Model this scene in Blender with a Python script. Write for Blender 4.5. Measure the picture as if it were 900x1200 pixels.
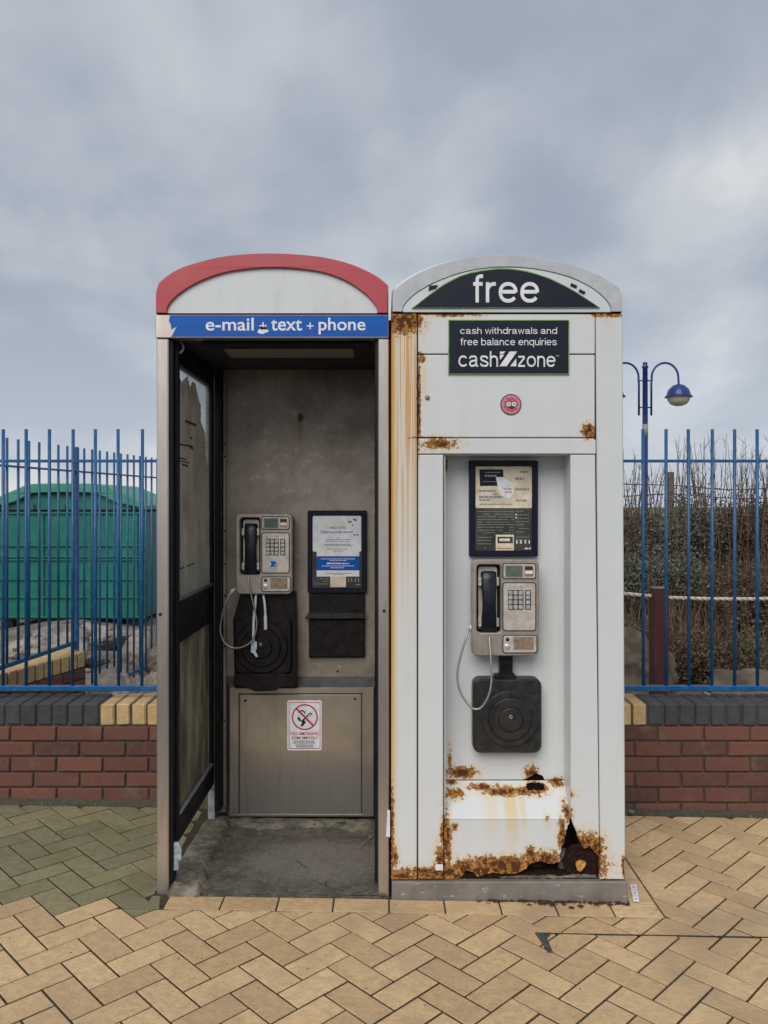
import bpy, bmesh, math, random
from mathutils import Vector, Matrix, noise
from mathutils.geometry import tessellate_polygon

random.seed(7)
for o in list(bpy.data.objects):
    bpy.data.objects.remove(o)
scene = bpy.context.scene
COL = scene.collection
R = math.radians

# ------------------------------------------------------------------ camera
# photograph frame 900 x 1200, level camera, horizon on row 590, focal length 936 px
FPX, CX, HY, DIST, CAMZ = 936.0, 450.0, 590.0, 3.0, 1.465
cd = bpy.data.cameras.new('camera')
cam = bpy.data.objects.new('camera', cd)
COL.objects.link(cam)
cam.location = (0, -DIST, CAMZ)
cam.rotation_euler = (R(90), 0, 0)
cd.sensor_fit = 'VERTICAL'
cd.sensor_height = 36.0
cd.lens = FPX / 1200 * 36.0
cd.shift_y = -(600 - HY) / 1200
cd.clip_start = 0.05
cd.clip_end = 2000
scene.camera = cam
scene.render.resolution_x, scene.render.resolution_y = 768, 1024

# ------------------------------------------------------------------ sky and sun
SUN_EL, SUN_AZ = 42.0, 198.0          # azimuth measured from +Y clockwise: behind the photographer, a little to the left
world = bpy.data.worlds.new('World')
scene.world = world
world.use_nodes = True
wt = world.node_tree
wt.nodes.clear()
wo = wt.nodes.new('ShaderNodeOutputWorld')
bgs = wt.nodes.new('ShaderNodeBackground')
bgc = wt.nodes.new('ShaderNodeBackground')
mixs = wt.nodes.new('ShaderNodeMixShader')
sky = wt.nodes.new('ShaderNodeTexSky')
sky.sky_type = 'NISHITA'
sky.sun_disc = False
sky.sun_elevation = R(SUN_EL)
sky.sun_rotation = R(SUN_AZ)
sky.air_density, sky.dust_density, sky.ozone_density = 1.0, 2.0, 1.0
bgs.inputs[1].default_value = 0.06
wt.links.new(sky.outputs[0], bgs.inputs[0])
wt.links.new(bgs.outputs[0], mixs.inputs[1])
wt.links.new(bgc.outputs[0], mixs.inputs[2])
wt.links.new(mixs.outputs[0], wo.inputs[0])

sl = bpy.data.lights.new('sun', 'SUN')
sl.energy = 1.5
sl.angle = R(45)
sl.color = (1.0, 0.965, 0.91)
sun = bpy.data.objects.new('sun', sl)
COL.objects.link(sun)
az, el = R(SUN_AZ), R(SUN_EL)
sdir = Vector((math.sin(az) * math.cos(el), math.cos(az) * math.cos(el), math.sin(el)))
sun.rotation_euler = (-sdir).to_track_quat('-Z', 'Y').to_euler()
sun.location = (0, -6, 8)

scene.view_settings.view_transform = 'Standard'
scene.view_settings.look = 'None'
scene.view_settings.gamma = 1
scene.view_settings.use_curve_mapping = False
scene.view_settings.exposure = 0.62


# ------------------------------------------------------------------ node expressions
class E:
    def __init__(s, nt, sock):
        s.nt, s.s = nt, sock

    def _m(s, op, *a, clamp=False):
        n = s.nt.nodes.new('ShaderNodeMath')
        n.operation = op
        n.use_clamp = clamp
        for i, v in enumerate((s,) + a):
            if isinstance(v, E):
                s.nt.links.new(v.s, n.inputs[i])
            else:
                n.inputs[i].default_value = v
        return E(s.nt, n.outputs[0])

    def __add__(s, o): return s._m('ADD', o)
    __radd__ = __add__
    def __sub__(s, o): return s._m('SUBTRACT', o)
    def __rsub__(s, o): return (s * -1) + o
    def __mul__(s, o): return s._m('MULTIPLY', o)
    __rmul__ = __mul__
    def __truediv__(s, o): return s._m('DIVIDE', o)
    def max(s, o): return s._m('MAXIMUM', o)
    def min(s, o): return s._m('MINIMUM', o)
    def pow(s, o): return s._m('POWER', o)
    def abs(s): return s._m('ABSOLUTE')
    def sqrt(s): return s._m('SQRT')
    def clamp(s): return s._m('ADD', 0.0, clamp=True)

    def step(s, a, b, lo=0.0, hi=1.0):
        n = s.nt.nodes.new('ShaderNodeMapRange')
        n.interpolation_type = 'SMOOTHSTEP'
        s.nt.links.new(s.s, n.inputs[0])
        n.inputs[1].default_value, n.inputs[2].default_value = a, b
        n.inputs[3].default_value, n.inputs[4].default_value = lo, hi
        return E(s.nt, n.outputs[0])


def rgba(c):
    return (c[0], c[1], c[2], 1.0)


class NT:
    def __init__(s, nt):
        s.nt = nt
        s._c = {}

    def node(s, t):
        return s.nt.nodes.new(t)

    def geo(s, name='Position'):
        if 'g' not in s._c:
            s._c['g'] = s.node('ShaderNodeNewGeometry')
        return E(s.nt, s._c['g'].outputs[name])

    def coord(s, name='Object'):
        if 't' not in s._c:
            s._c['t'] = s.node('ShaderNodeTexCoord')
        return E(s.nt, s._c['t'].outputs[name])

    def rand(s):
        if 'o' not in s._c:
            s._c['o'] = s.node('ShaderNodeObjectInfo')
        return E(s.nt, s._c['o'].outputs['Random'])

    def split(s, v):
        n = s.node('ShaderNodeSeparateXYZ')
        s.nt.links.new(v.s, n.inputs[0])
        return [E(s.nt, n.outputs[i]) for i in range(3)]

    def comb(s, *a):
        n = s.node('ShaderNodeCombineXYZ')
        for i, v in enumerate(a):
            if isinstance(v, E):
                s.nt.links.new(v.s, n.inputs[i])
            else:
                n.inputs[i].default_value = v
        return E(s.nt, n.outputs[0])

    def scl(s, v, sc, off=(0, 0, 0)):
        n = s.node('ShaderNodeMapping')
        n.inputs[3].default_value = sc
        n.inputs[1].default_value = off
        s.nt.links.new(v.s, n.inputs[0])
        return E(s.nt, n.outputs[0])

    def noise(s, v, scale, detail=4, rough=0.55, dist=0.0):
        n = s.node('ShaderNodeTexNoise')
        n.inputs['Scale'].default_value = scale
        n.inputs['Detail'].default_value = detail
        n.inputs['Roughness'].default_value = rough
        n.inputs['Distortion'].default_value = dist
        s.nt.links.new(v.s, n.inputs['Vector'])
        return E(s.nt, n.outputs[0])

    def voro(s, v, scale, feature='F1', out='Distance'):
        n = s.node('ShaderNodeTexVoronoi')
        n.feature = feature
        n.inputs['Scale'].default_value = scale
        s.nt.links.new(v.s, n.inputs['Vector'])
        return E(s.nt, n.outputs[out])

    def mix(s, f, a, b):
        n = s.node('ShaderNodeMix')
        n.data_type = 'RGBA'
        for idx, v in ((0, f), (6, a), (7, b)):
            if isinstance(v, E):
                s.nt.links.new(v.s, n.inputs[idx])
            elif idx == 0:
                n.inputs[0].default_value = v
            else:
                n.inputs[idx].default_value = rgba(v)
        return E(s.nt, n.outputs[2])

    def mulc(s, c, f):
        """colour times a factor"""
        n = s.node('ShaderNodeVectorMath')
        n.operation = 'SCALE'
        if isinstance(c, E):
            s.nt.links.new(c.s, n.inputs[0])
        else:
            n.inputs[0].default_value = c[:3]
        s.nt.links.new(f.s, n.inputs['Scale'])
        return E(s.nt, n.outputs[0])


class Mat(NT):
    def __init__(s, name):
        s.m = bpy.data.materials.new(name)
        s.m.use_nodes = True
        super().__init__(s.m.node_tree)
        s.b = s.nt.nodes['Principled BSDF']

    def set(s, **k):
        names = dict(col='Base Color', rough='Roughness', metal='Metallic', spec='Specular IOR Level',
                     trans='Transmission Weight', alpha='Alpha', ior='IOR', emit='Emission Color',
                     emits='Emission Strength', coat='Coat Weight', sub='Subsurface Weight')
        for key, v in k.items():
            i = s.b.inputs[names[key]]
            if isinstance(v, E):
                s.nt.links.new(v.s, i)
            elif isinstance(v, (tuple, list)):
                i.default_value = rgba(v)
            else:
                i.default_value = v
        return s

    def bump(s, h, strength=0.4, dist=0.005):
        n = s.node('ShaderNodeBump')
        n.inputs['Strength'].default_value = strength
        n.inputs['Distance'].default_value = dist
        s.nt.links.new(h.s, n.inputs['Height'])
        s.nt.links.new(n.outputs[0], s.b.inputs['Normal'])
        return s


# the overcast sky: cloud deck seen in perspective, mixed over the clear sky
W = NT(wt)
dv = W.coord('Generated')
dx, dy, dz = W.split(dv)
h = dz.max(0.0) + 0.42
cv = W.comb(dx / h, dy / h, 0.0)
n1 = W.noise(W.scl(cv, (1.7, 1.35, 1), (3.7, 1.3, 0)), 1.0, 6, 0.50, 0.2)
n2 = W.noise(W.scl(cv, (1.25, 1.0, 1), (9.1, 5.2, 4)), 3.6, 5, 0.50, 0.2)
cl = (n1 * 0.66 + n2 * 0.34).step(0.38, 0.64)
low = dz.step(-0.02, 0.30, 1.0, 0.0)
ccol = W.mix(cl, (0.232, 0.268, 0.322), (0.395, 0.414, 0.440))
hot = (n1 * 0.4 + n2 * 0.6).step(0.56, 0.70)
ccol = W.mix(hot * 0.6, ccol, (0.56, 0.55, 0.545))
ccol = W.mix(low * 0.55, ccol, (0.41, 0.455, 0.51))
warm = dz.step(0.0, 0.10, 1.0, 0.0) * n2.step(0.45, 0.65)
ccol = W.mix(warm * 0.5, ccol, (0.62, 0.585, 0.52))
wt.links.new(ccol.s, bgc.inputs[0])
bgc.inputs[1].default_value = 1.0
mixs.inputs[0].default_value = 0.95


# ------------------------------------------------------------------ geometry helpers
def PX(x, Y=0.0): return (x - CX) * (DIST + Y) / FPX
def PZ(y, Y=0.0): return CAMZ - (y - HY) * (DIST + Y) / FPX
def P2(pts, Y=0.0): return [(PX(x, Y), PZ(y, Y)) for x, y in pts]


class MB:
    def __init__(s):
        s.v, s.f, s.sm = [], [], []

    def add(s, v, f, smooth=False):
        k = len(s.v)
        s.v += [tuple(p) for p in v]
        s.f += [tuple(i + k for i in q) for q in f]
        s.sm += [smooth] * len(f)
        return s

    def box(s, x0, x1, y0, y1, z0, z1, b=0.0):
        if x0 > x1: x0, x1 = x1, x0
        if y0 > y1: y0, y1 = y1, y0
        if z0 > z1: z0, z1 = z1, z0
        if b <= 0:
            v = [(x, y, z) for z in (z0, z1) for y in (y0, y1) for x in (x0, x1)]
            return s.add(v, [(0, 2, 3, 1), (4, 5, 7, 6), (0, 1, 5, 4), (2, 6, 7, 3), (0, 4, 6, 2), (1, 3, 7, 5)])
        b = min(b, (x1 - x0) * .45, (y1 - y0) * .45, (z1 - z0) * .45)
        bm = bmesh.new()
        bmesh.ops.create_cube(bm, size=1)
        for q in bm.verts:
            q.co = Vector(((x0 + x1) / 2 + q.co.x * (x1 - x0), (y0 + y1) / 2 + q.co.y * (y1 - y0), (z0 + z1) / 2 + q.co.z * (z1 - z0)))
        bmesh.ops.bevel(bm, geom=bm.edges[:], offset=b, segments=1, profile=0.5, affect='EDGES')
        bm.verts.index_update()
        s.add([q.co for q in bm.verts], [[q.index for q in f.verts] for f in bm.faces])
        bm.free()
        return s

    def prism(s, poly, a, b, holes=(), ch=0.0, fn=None, smooth=False):
        """extrude a 2D outline from depth a (front, chamfered by ch) to depth b; fn maps (u, v, depth) to a point"""
        if fn is None:
            fn = lambda u, v, d: (u, d, v)
        loops = [list(poly)] + [list(hh) for hh in holes]
        sgn = 1 if b > a else -1

        def area(L):
            return sum(L[i][0] * L[(i + 1) % len(L)][1] - L[(i + 1) % len(L)][0] * L[i][1] for i in range(len(L))) / 2
        for i, L in enumerate(loops):
            if (area(L) > 0) != (i == 0):
                L.reverse()

        def inset(L):
            out = []
            n = len(L)
            for i in range(n):
                p, q, r = Vector(L[i - 1]), Vector(L[i]), Vector(L[(i + 1) % n])
                d1, d2 = (q - p), (r - q)
                if d1.length < 1e-9 or d2.length < 1e-9:
                    out.append(tuple(q)); continue
                d1.normalize(); d2.normalize()
                n1_, n2_ = Vector((-d1.y, d1.x)), Vector((-d2.y, d2.x))
                m = n1_ + n2_
                if m.length < 1e-6:
                    out.append(tuple(q)); continue
                m.normalize()
                k = min(1 / max(m.dot(n1_), 0.35), 2.5)
                out.append(tuple(q + m * ch * k))
            return out
        tri = tessellate_polygon([[Vector((u, v, 0)) for u, v in L] for L in loops])
        flat = [p for L in loops for p in L]
        fl = [p for L in loops for p in (inset(L) if ch > 0 else L)]
        k = len(s.v)
        N = len(flat)
        v = [fn(u, w, a) for u, w in fl] + [fn(u, w, b) for u, w in flat]
        if ch > 0:
            v += [fn(u, w, a + sgn * ch) for u, w in flat]
        f = [tuple(t) for t in tri] + [tuple(N + i for i in reversed(t)) for t in tri]
        sm = [False] * len(f)
        o = 0
        for L in loops:
            n = len(L)
            for i in range(n):
                p, q = o + i, o + (i + 1) % n
                if ch > 0:
                    f.append((p, q, 2 * N + q, 2 * N + p)); sm.append(smooth)
                    f.append((2 * N + p, 2 * N + q, N + q, N + p)); sm.append(smooth)
                else:
                    f.append((p, q, N + q, N + p)); sm.append(smooth)
            o += n
        s.v += [tuple(p) for p in v]
        s.f += [tuple(i + k for i in q) for q in f]
        s.sm += sm
        return s

    def tube(s, pts, r, seg=8, cap=True, smooth=True):
        pts = [Vector(p) for p in pts]
        rr = r if isinstance(r, (list, tuple)) else [r] * len(pts)
        v, f = [], []
        t0 = (pts[1] - pts[0]).normalized()
        up = Vector((0, 0, 1)) if abs(t0.z) < .9 else Vector((0, 1, 0))
        nrm = t0.cross(up).normalized()
        for i, p in enumerate(pts):
            t = (pts[min(i + 1, len(pts) - 1)] - pts[max(i - 1, 0)]).normalized()
            nrm = (nrm - t * nrm.dot(t)).normalized()
            bn = t.cross(nrm)
            for j in range(seg):
                a = 2 * math.pi * j / seg
                v.append(p + (nrm * math.cos(a) + bn * math.sin(a)) * rr[i])
        for i in range(len(pts) - 1):
            for j in range(seg):
                k = (j + 1) % seg
                f.append((i * seg + j, i * seg + k, (i + 1) * seg + k, (i + 1) * seg + j))
        s.add(v, f, smooth)
        if cap:
            k = len(s.v)
            n = len(v)
            s.f.append(tuple(k - n + j for j in reversed(range(seg))))
            s.f.append(tuple(k - seg + j for j in range(seg)))
            s.sm += [False, False]
        return s

    def lathe(s, prof, c, axis='Z', seg=24, smooth=True):
        """prof: list of (radius, height along axis)"""
        v, f = [], []
        c = Vector(c)
        for r, hh in prof:
            for j in range(seg):
                a = 2 * math.pi * j / seg
                x, y = r * math.cos(a), r * math.sin(a)
                v.append(c + (Vector((x, y, hh)) if axis == 'Z' else Vector((x, hh, y)) if axis == 'Y' else Vector((hh, x, y))))
        for i in range(len(prof) - 1):
            for j in range(seg):
                k = (j + 1) % seg
                f.append((i * seg + j, i * seg + k, (i + 1) * seg + k, (i + 1) * seg + j))
        return s.add(v, f, smooth)

    def mesh(s, name):
        m = bpy.data.meshes.new(name)
        m.from_pydata(s.v, [], s.f)
        m.polygons.foreach_set('use_smooth', s.sm)
        m.validate()
        m.update()
        bm = bmesh.new()
        bm.from_mesh(m)
        bmesh.ops.recalc_face_normals(bm, faces=bm.faces[:])
        bm.to_mesh(m)
        bm.free()
        return m

    def build(s, name, mat, parent=None, tagged=None, keep=False):
        """one mesh object; vertices are given in world space"""
        m = s.mesh(name)
        o = bpy.data.objects.new(name, m)
        COL.objects.link(o)
        if mat:
            m.materials.append(MT[mat] if isinstance(mat, str) else mat)
        if keep:
            if parent: o.parent = parent
        elif parent:
            m.transform(Matrix.Translation(-wloc(parent)))
            o.parent = parent
        else:
            xs, ys, zs = zip(*s.v)
            c = Vector(((min(xs) + max(xs)) / 2, (min(ys) + max(ys)) / 2, min(zs)))
            m.transform(Matrix.Translation(-c))
            o.location = c
        if tagged:
            tag(o, *tagged)
        return o


def wloc(o):
    v = Vector((0, 0, 0))
    while o:
        v = v + o.location
        o = o.parent
    return v


def tag(o, label, cat, group=None, kind=None):
    if label: o['label'] = label
    if cat: o['category'] = cat
    if group: o['group'] = group
    if kind: o['kind'] = kind
    return o


def thing(name, loc, label, cat, group=None):
    o = bpy.data.objects.new(name, None)
    o.empty_display_size = 0.1
    COL.objects.link(o)
    o.location = loc
    return tag(o, label, cat, group)


def copy_tree(o, parent=None):
    c = o.copy()
    COL.objects.link(c)
    c.parent = parent
    for chd in list(o.children):
        copy_tree(chd, c)
    return c


def inst(name, mesh, loc, parent, rot=(0, 0, 0)):
    o = bpy.data.objects.new(name, mesh)
    COL.objects.link(o)
    o.location = loc
    o.rotation_euler = rot
    o.parent = parent
    return o


def text_mesh(mb, s, x0, y0, x1, y1, Y, bold=0.0, tmap=None):
    """flat lettering fitted to a box given in photograph pixels on the plane Y"""
    cu = bpy.data.curves.new('t', 'FONT')
    cu.body = s
    cu.size = 1
    cu.resolution_u = 4
    cu.offset = bold
    cu.extrude = 0.0
    ob = bpy.data.objects.new('t', cu)
    me = bpy.data.meshes.new_from_object(ob)
    xs = [v.co.x for v in me.vertices]
    ys = [v.co.y for v in me.vertices]
    ax, bx, ay, by = min(xs), max(xs), min(ys), max(ys)
    v = []
    for q in me.vertices:
        x = x0 + (q.co.x - ax) / (bx - ax) * (x1 - x0)
        y = y1 - (q.co.y - ay) / (by - ay) * (y1 - y0)
        v.append((PX(x, Y), Y, PZ(y, Y)))
    mb.add(v, [tuple(p.vertices) for p in me.polygons])
    bpy.data.objects.remove(ob)
    bpy.data.curves.remove(cu)
    bpy.data.meshes.remove(me)
    return mb


SW = 0.165                        # stroke width for an x-height of 1


def _arc(cx, cy, rx, ry, a0, a1, n=14):
    out = []
    for i in range(n + 1):
        a = R(a0 + (a1 - a0) * i / n)
        c_, s_ = math.cos(a), math.sin(a)
        out.append((cx + rx * math.copysign(abs(c_) ** .9, c_), cy + ry * math.copysign(abs(s_) ** .9, s_)))
    return out


def _sm(pts): return [(p.x, p.y) for p in smooth_path([Vector((x, y, 0)) for x, y in pts], 5)]


def glyph(ch):
    """centre lines of a plain grotesque lower case; returns (strokes, advance)"""
    H, A, D = SW / 2, 1.38, -.40
    bow = _arc(.51, .5, .51 - H, .5 - H, 0, 360, 30)
    arch = [(H, .55)] + _arc(.44, .58, .44 - H, .42 - H, 170, 0, 12) + [(.88 - H, 0)]
    if ch == 'o': return [bow], 1.02
    if ch == 'c': return [_arc(.51, .5, .51 - H, .5 - H, 38, 322, 24)], .98
    if ch == 'e': return [[(H, .53), (1.0 - H, .53)], [(1.02 - H, .50)] + _arc(.51, .5, .51 - H, .5 - H, 4, 325, 26)], 1.02
    if ch == 'a': return [_sm([(.07, .70), (.16, .87), (.42, 1 - H), (.70, .88), (.78, .66), (.78, .40), (.78, .17), (.86, H), (.98, .075)]), _sm([(.78, .58), (.52, .54), (.20, .46), (.085, .27), (.20, .105), (.40, H), (.64, .15), (.77, .36)])], 1.0
    if ch == 'b': return [[(H, 0), (H, A)], bow], 1.02
    if ch == 'd': return [[(1.02 - H, 0), (1.02 - H, A)], bow], 1.02
    if ch == 'p': return [[(H, D), (H, 1)], bow], 1.02
    if ch == 'q': return [[(1.02 - H, D), (1.02 - H, 1)], bow], 1.02
    if ch == 'f': return [[(.22, 0), (.22, 1.1)] + _arc(.44, 1.14, .22, A - H - 1.14, 175, 90, 6) + [(.54, A - H)], [(0, 1 - H), (.52, 1 - H)]], .54
    if ch == 't': return [[(.22, 1.28), (.22, .25)] + _arc(.42, .24, .20, .24 - H, 185, 270, 6) + [(.52, H)], [(0, 1 - H), (.52, 1 - H)]], .52
    if ch == 'h': return [[(H, 0), (H, A)], arch], .88
    if ch == 'n': return [[(H, 0), (H, 1)], arch], .88
    if ch == 'u': return [[(.88 - H, 0), (.88 - H, 1)], [(.88 - x, 1 - y) for x, y in arch]], .88
    if ch == 'm': return [[(H, 0), (H, 1)], [(H, .55)] + _arc(.40, .60, .40 - H, .40 - H, 170, 0, 10) + [(.80 - H, 0)], [(.80 - H, .55)] + _arc(1.115, .60, .40 - H, .40 - H, 170, 0, 10) + [(1.515 - H, 0)]], 1.515
    if ch == 'r': return [[(H, 0), (H, 1)], [(H, .5)] + _arc(.46, .54, .46 - H, .46 - H, 170, 92, 7) + [(.54, 1 - H)]], .54
    if ch == 'i': return [[(H, 0), (H, 1)], [(H, 1.19), (H, A)]], SW
    if ch == 'l': return [[(H, 0), (H, A)]], SW
    if ch == 's': return [_sm([(.83, .70), (.74, .86), (.46, 1 - H), (.19, .88), (.12, .71), (.26, .58), (.58, .47), (.82, .36), (.84, .20), (.70, .10), (.46, H), (.18, .14), (.08, .31)])], .92
    if ch == 'w': return [[(.06, 1), (.34, .03), (.64, .95), (.94, .03), (1.22, 1)]], 1.28
    if ch == 'z': return [[(.05, 1 - H), (.78, 1 - H)], [(.76, 1 - SW), (.10, SW)], [(.04, H), (.82, H)]], .86
    return [], .35


def sans_mesh(mb, s, x0, y0, x1, y1, Y, weight=1.0):
    """the same fitted lettering in a plain grotesque drawn from strokes"""
    strokes, x = [], 0.0
    for ch in s:
        g_, adv = glyph(ch)
        for st in g_: strokes.append([(px + x, py) for px, py in st])
        x += adv + .165
    hw = SW / 2 * weight
    quads = []
    for k, st in enumerate(strokes):
        P = [Vector(p) for p in st]
        closed = (P[0] - P[-1]).length < 1e-4
        L = []
        for i, p in enumerate(P):
            a = P[i - 1] if i else (P[-2] if closed else p)
            b_ = P[i + 1] if i < len(P) - 1 else (P[1] if closed else p)
            d1 = (p - a).normalized() if (p - a).length > 1e-6 else (b_ - p).normalized()
            d2 = (b_ - p).normalized() if (b_ - p).length > 1e-6 else d1
            n1_, n2_ = Vector((-d1.y, d1.x)), Vector((-d2.y, d2.x))
            m_ = (n1_ + n2_).normalized()
            L.append((p, m_ * hw / max(m_.dot(n1_), .5)))
        for (p, n_), (q, o_) in zip(L[:-1], L[1:]):
            quads.append((k, [p - n_, q - o_, q + o_, p + n_]))
    xs = [p.x for _, q in quads for p in q]
    ys = [p.y for _, q in quads for p in q]
    ax, bx, ay, by = min(xs), max(xs), min(ys), max(ys)
    for k, q in quads:
        yy = Y - .00006 * (k % 4)
        mb.add([(PX(x0 + (p.x - ax) / (bx - ax) * (x1 - x0), Y), yy, PZ(y1 - (p.y - ay) / (by - ay) * (y1 - y0), Y)) for p in q], [(0, 1, 2, 3)])
    return mb


def pbox(mb, x0, y0, x1, y1, Yf, Yb, b=0.0, Yp=None):
    """box given by a pixel rectangle on the plane Yp (default its front)"""
    Yp = Yf if Yp is None else Yp
    return mb.box(PX(x0, Yp), PX(x1, Yp), Yf, Yb, PZ(y1, Yp), PZ(y0, Yp), b)


def bars(mb, x0, x1, y, h_, Y, fill=0.85, wmin=2, wmax=6, gap=1.0):
    """a row of word-length dashes: print too small to read"""
    x = x0
    while x < x1 - 0.8:
        w = min(random.uniform(wmin, wmax), x1 - x)
        if random.random() < fill:
            mb.add([(PX(x, Y), Y, PZ(y + h_, Y)), (PX(x + w, Y), Y, PZ(y + h_, Y)), (PX(x + w, Y), Y, PZ(y, Y)), (PX(x, Y), Y, PZ(y, Y))], [(0, 1, 2, 3)])
        x += w + gap
    return mb


def rrect(x0, y0, x1, y1, r, n=4):
    pts = []
    for cx, cy, a0 in ((x1 - r, y1 - r, 0), (x0 + r, y1 - r, 90), (x0 + r, y0 + r, 180), (x1 - r, y0 + r, 270)):
        for i in range(n + 1):
            a = R(a0 + 90 * i / n)
            pts.append((cx + r * math.cos(a), cy + r * math.sin(a)))
    return pts


def circ(cx, cy, r, n=20):
    return [(cx + r * math.cos(2 * math.pi * i / n), cy + r * math.sin(2 * math.pi * i / n)) for i in range(n)]


def smooth_path(pts, n=6):
    P = [Vector(p) for p in pts]
    out = []
    for i in range(len(P) - 1):
        p0, p1, p2, p3 = P[max(i - 1, 0)], P[i], P[i + 1], P[min(i + 2, len(P) - 1)]
        for k in range(n):
            t = k / n
            out.append(0.5 * ((2 * p1) + (p2 - p0) * t + (2 * p0 - 5 * p1 + 4 * p2 - p3) * t * t + (3 * p1 - p0 - 3 * p2 + p3) * t ** 3))
    out.append(P[-1])
    return out


def jag(pts, step=4.0, amp=1.2, closed=False):
    """break straight pixel segments into an irregular torn edge"""
    out = []
    n = len(pts)
    for i in range(n if closed else n - 1):
        a, b = Vector(pts[i]), Vector(pts[(i + 1) % n])
        k = max(1, int((b - a).length / step))
        d = (b - a)
        nn = Vector((-d.y, d.x)).normalized() if d.length > 0 else Vector((0, 0))
        for j in range(k):
            p = a + d * (j / k)
            if j or i:
                p = p + nn * random.uniform(-amp, amp)
            out.append((p.x, p.y))
    if not closed:
        out.append(tuple(pts[-1]))
    return out


# ------------------------------------------------------------------ materials
MT = {}


def plain(name, col, rough=0.5, metal=0.0, var=0.12, scale=18, bump=0.0, dirt=None, spec=None):
    m = Mat(name)
    p = m.geo()
    n = m.noise(p, scale, 5, 0.6)
    c = m.mulc(col, n.step(0.25, 0.75, 1 - var, 1 + var))
    if dirt:
        d = m.noise(p, scale * 0.35, 6, 0.65).step(0.48, 0.72) * dirt[3]
        c = m.mix(d, c, dirt[:3])
    r = n.step(0.3, 0.7, max(rough - .1, .03), min(rough + .1, 1))
    m.set(col=c, rough=r, metal=metal)
    if spec is not None: m.set(spec=spec)
    if bump: m.bump(m.noise(p, scale * 3, 4, 0.6), bump, 0.004)
    MT[name] = m.m
    return m


def translucent(m, c, fac):
    t = m.node('ShaderNodeBsdfTranslucent')
    m.nt.links.new(c.s, t.inputs[0])
    mx = m.node('ShaderNodeMixShader')
    mx.inputs[0].default_value = fac
    m.nt.links.new(m.b.outputs[0], mx.inputs[1])
    m.nt.links.new(t.outputs[0], mx.inputs[2])
    m.nt.links.new(mx.outputs[0], m.nt.nodes['Material Output'].inputs[0])


# white paint of the cash kiosk with its rust; spots: (x, y, rx, ry, depth plane, strength) in photograph pixels
RUST = [
    (473, 376, 19, 14, 0, 1.1), (528, 368, 42, 3.5, 0, .75), (494, 421, 5, 7, 0, .8), (491, 470, 2.6, 60, 0, .85), (500, 513, 40, 2.0, 0, .5),
    (515, 520, 26, 9, 0, .68), (690, 505, 8, 9, 0, .95), (698, 512, 5, 5, 0, .7), (712, 367, 22, 5, 0, .85), (523, 545, 4, 14, .1, .55),
    (541, 905, 18, 7, .13, .95), (527, 893, 4, 30, .13, .45), (533, 931, 14, 6, .08, .75), (566, 924, 20, 4, .09, .75), (590, 929, 26, 4.5, .08, .85), (613, 929, 16, 4.5, .08, .8), (530, 917, 12, 3, .12, .6),
    (623, 908, 9, 12, .13, .8), (630, 925, 16, 6, .1, .8), (655, 919, 13, 6, .1, .7), (665, 953, 7, 14, .02, .6), (642, 962, 6, 9, 0, .3),
    (524.5, 988, 5, 32, 0, .95), (519, 978, 4, 22, 0, .75), (533, 970, 8, 8, 0, .45), (517, 1012, 9, 26, 0, .8), (530, 1024, 50, 9, 0, .95), (500, 1026, 28, 6, 0, .75),
    (560, 1023, 105, 8, 0, .95), (578, 1013, 45, 10, 0, .75), (600, 1010, 30, 9, 0, .6), (470, 1026, 26, 6, 0, .75), (545, 1016, 22, 10, 0, .7), (463, 1005, 7, 20, 0, .5), (606, 1018, 40, 11, 0, .95), (585, 1012, 22, 10, 0, .5), (622, 1002, 8, 9, 0, .8), (638, 1008, 22, 9, 0, .95), (660, 984, 6, 24, 0, .8), (675, 985, 9, 14, 0, .8),
    (690, 992, 18, 16, 0, .95), (680, 1015, 30, 18, 0, 1.0), (702, 1010, 5, 26, 0, .7), (732, 1016, 3.5, 14, 0, .9), (601, 1032, 140, 2.5, 0, .9), (702, 700, 1.2, 330, 0, .35), (489.6, 700, 1.2, 330, 0, .28), (459, 980, 4, 80, 0, .7),
]
SILLRUNS = ((598, 12, 925, 1012, 1.0), (612, 6, 925, 990, .85), (575, 14, 930, 1000, .45), (640, 5, 955, 985, .4), (497, 5, 372, 420, .5), (512, 3, 520, 531, .9), (531, 4, 516, 531, .7),
            (497, 6, 430, 512, .55), (690, 7, 505, 531, .4), (712, 14, 366, 395, .3), (530, 6, 535, 600, .3), (550, 30, 369, 385, .25))


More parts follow.
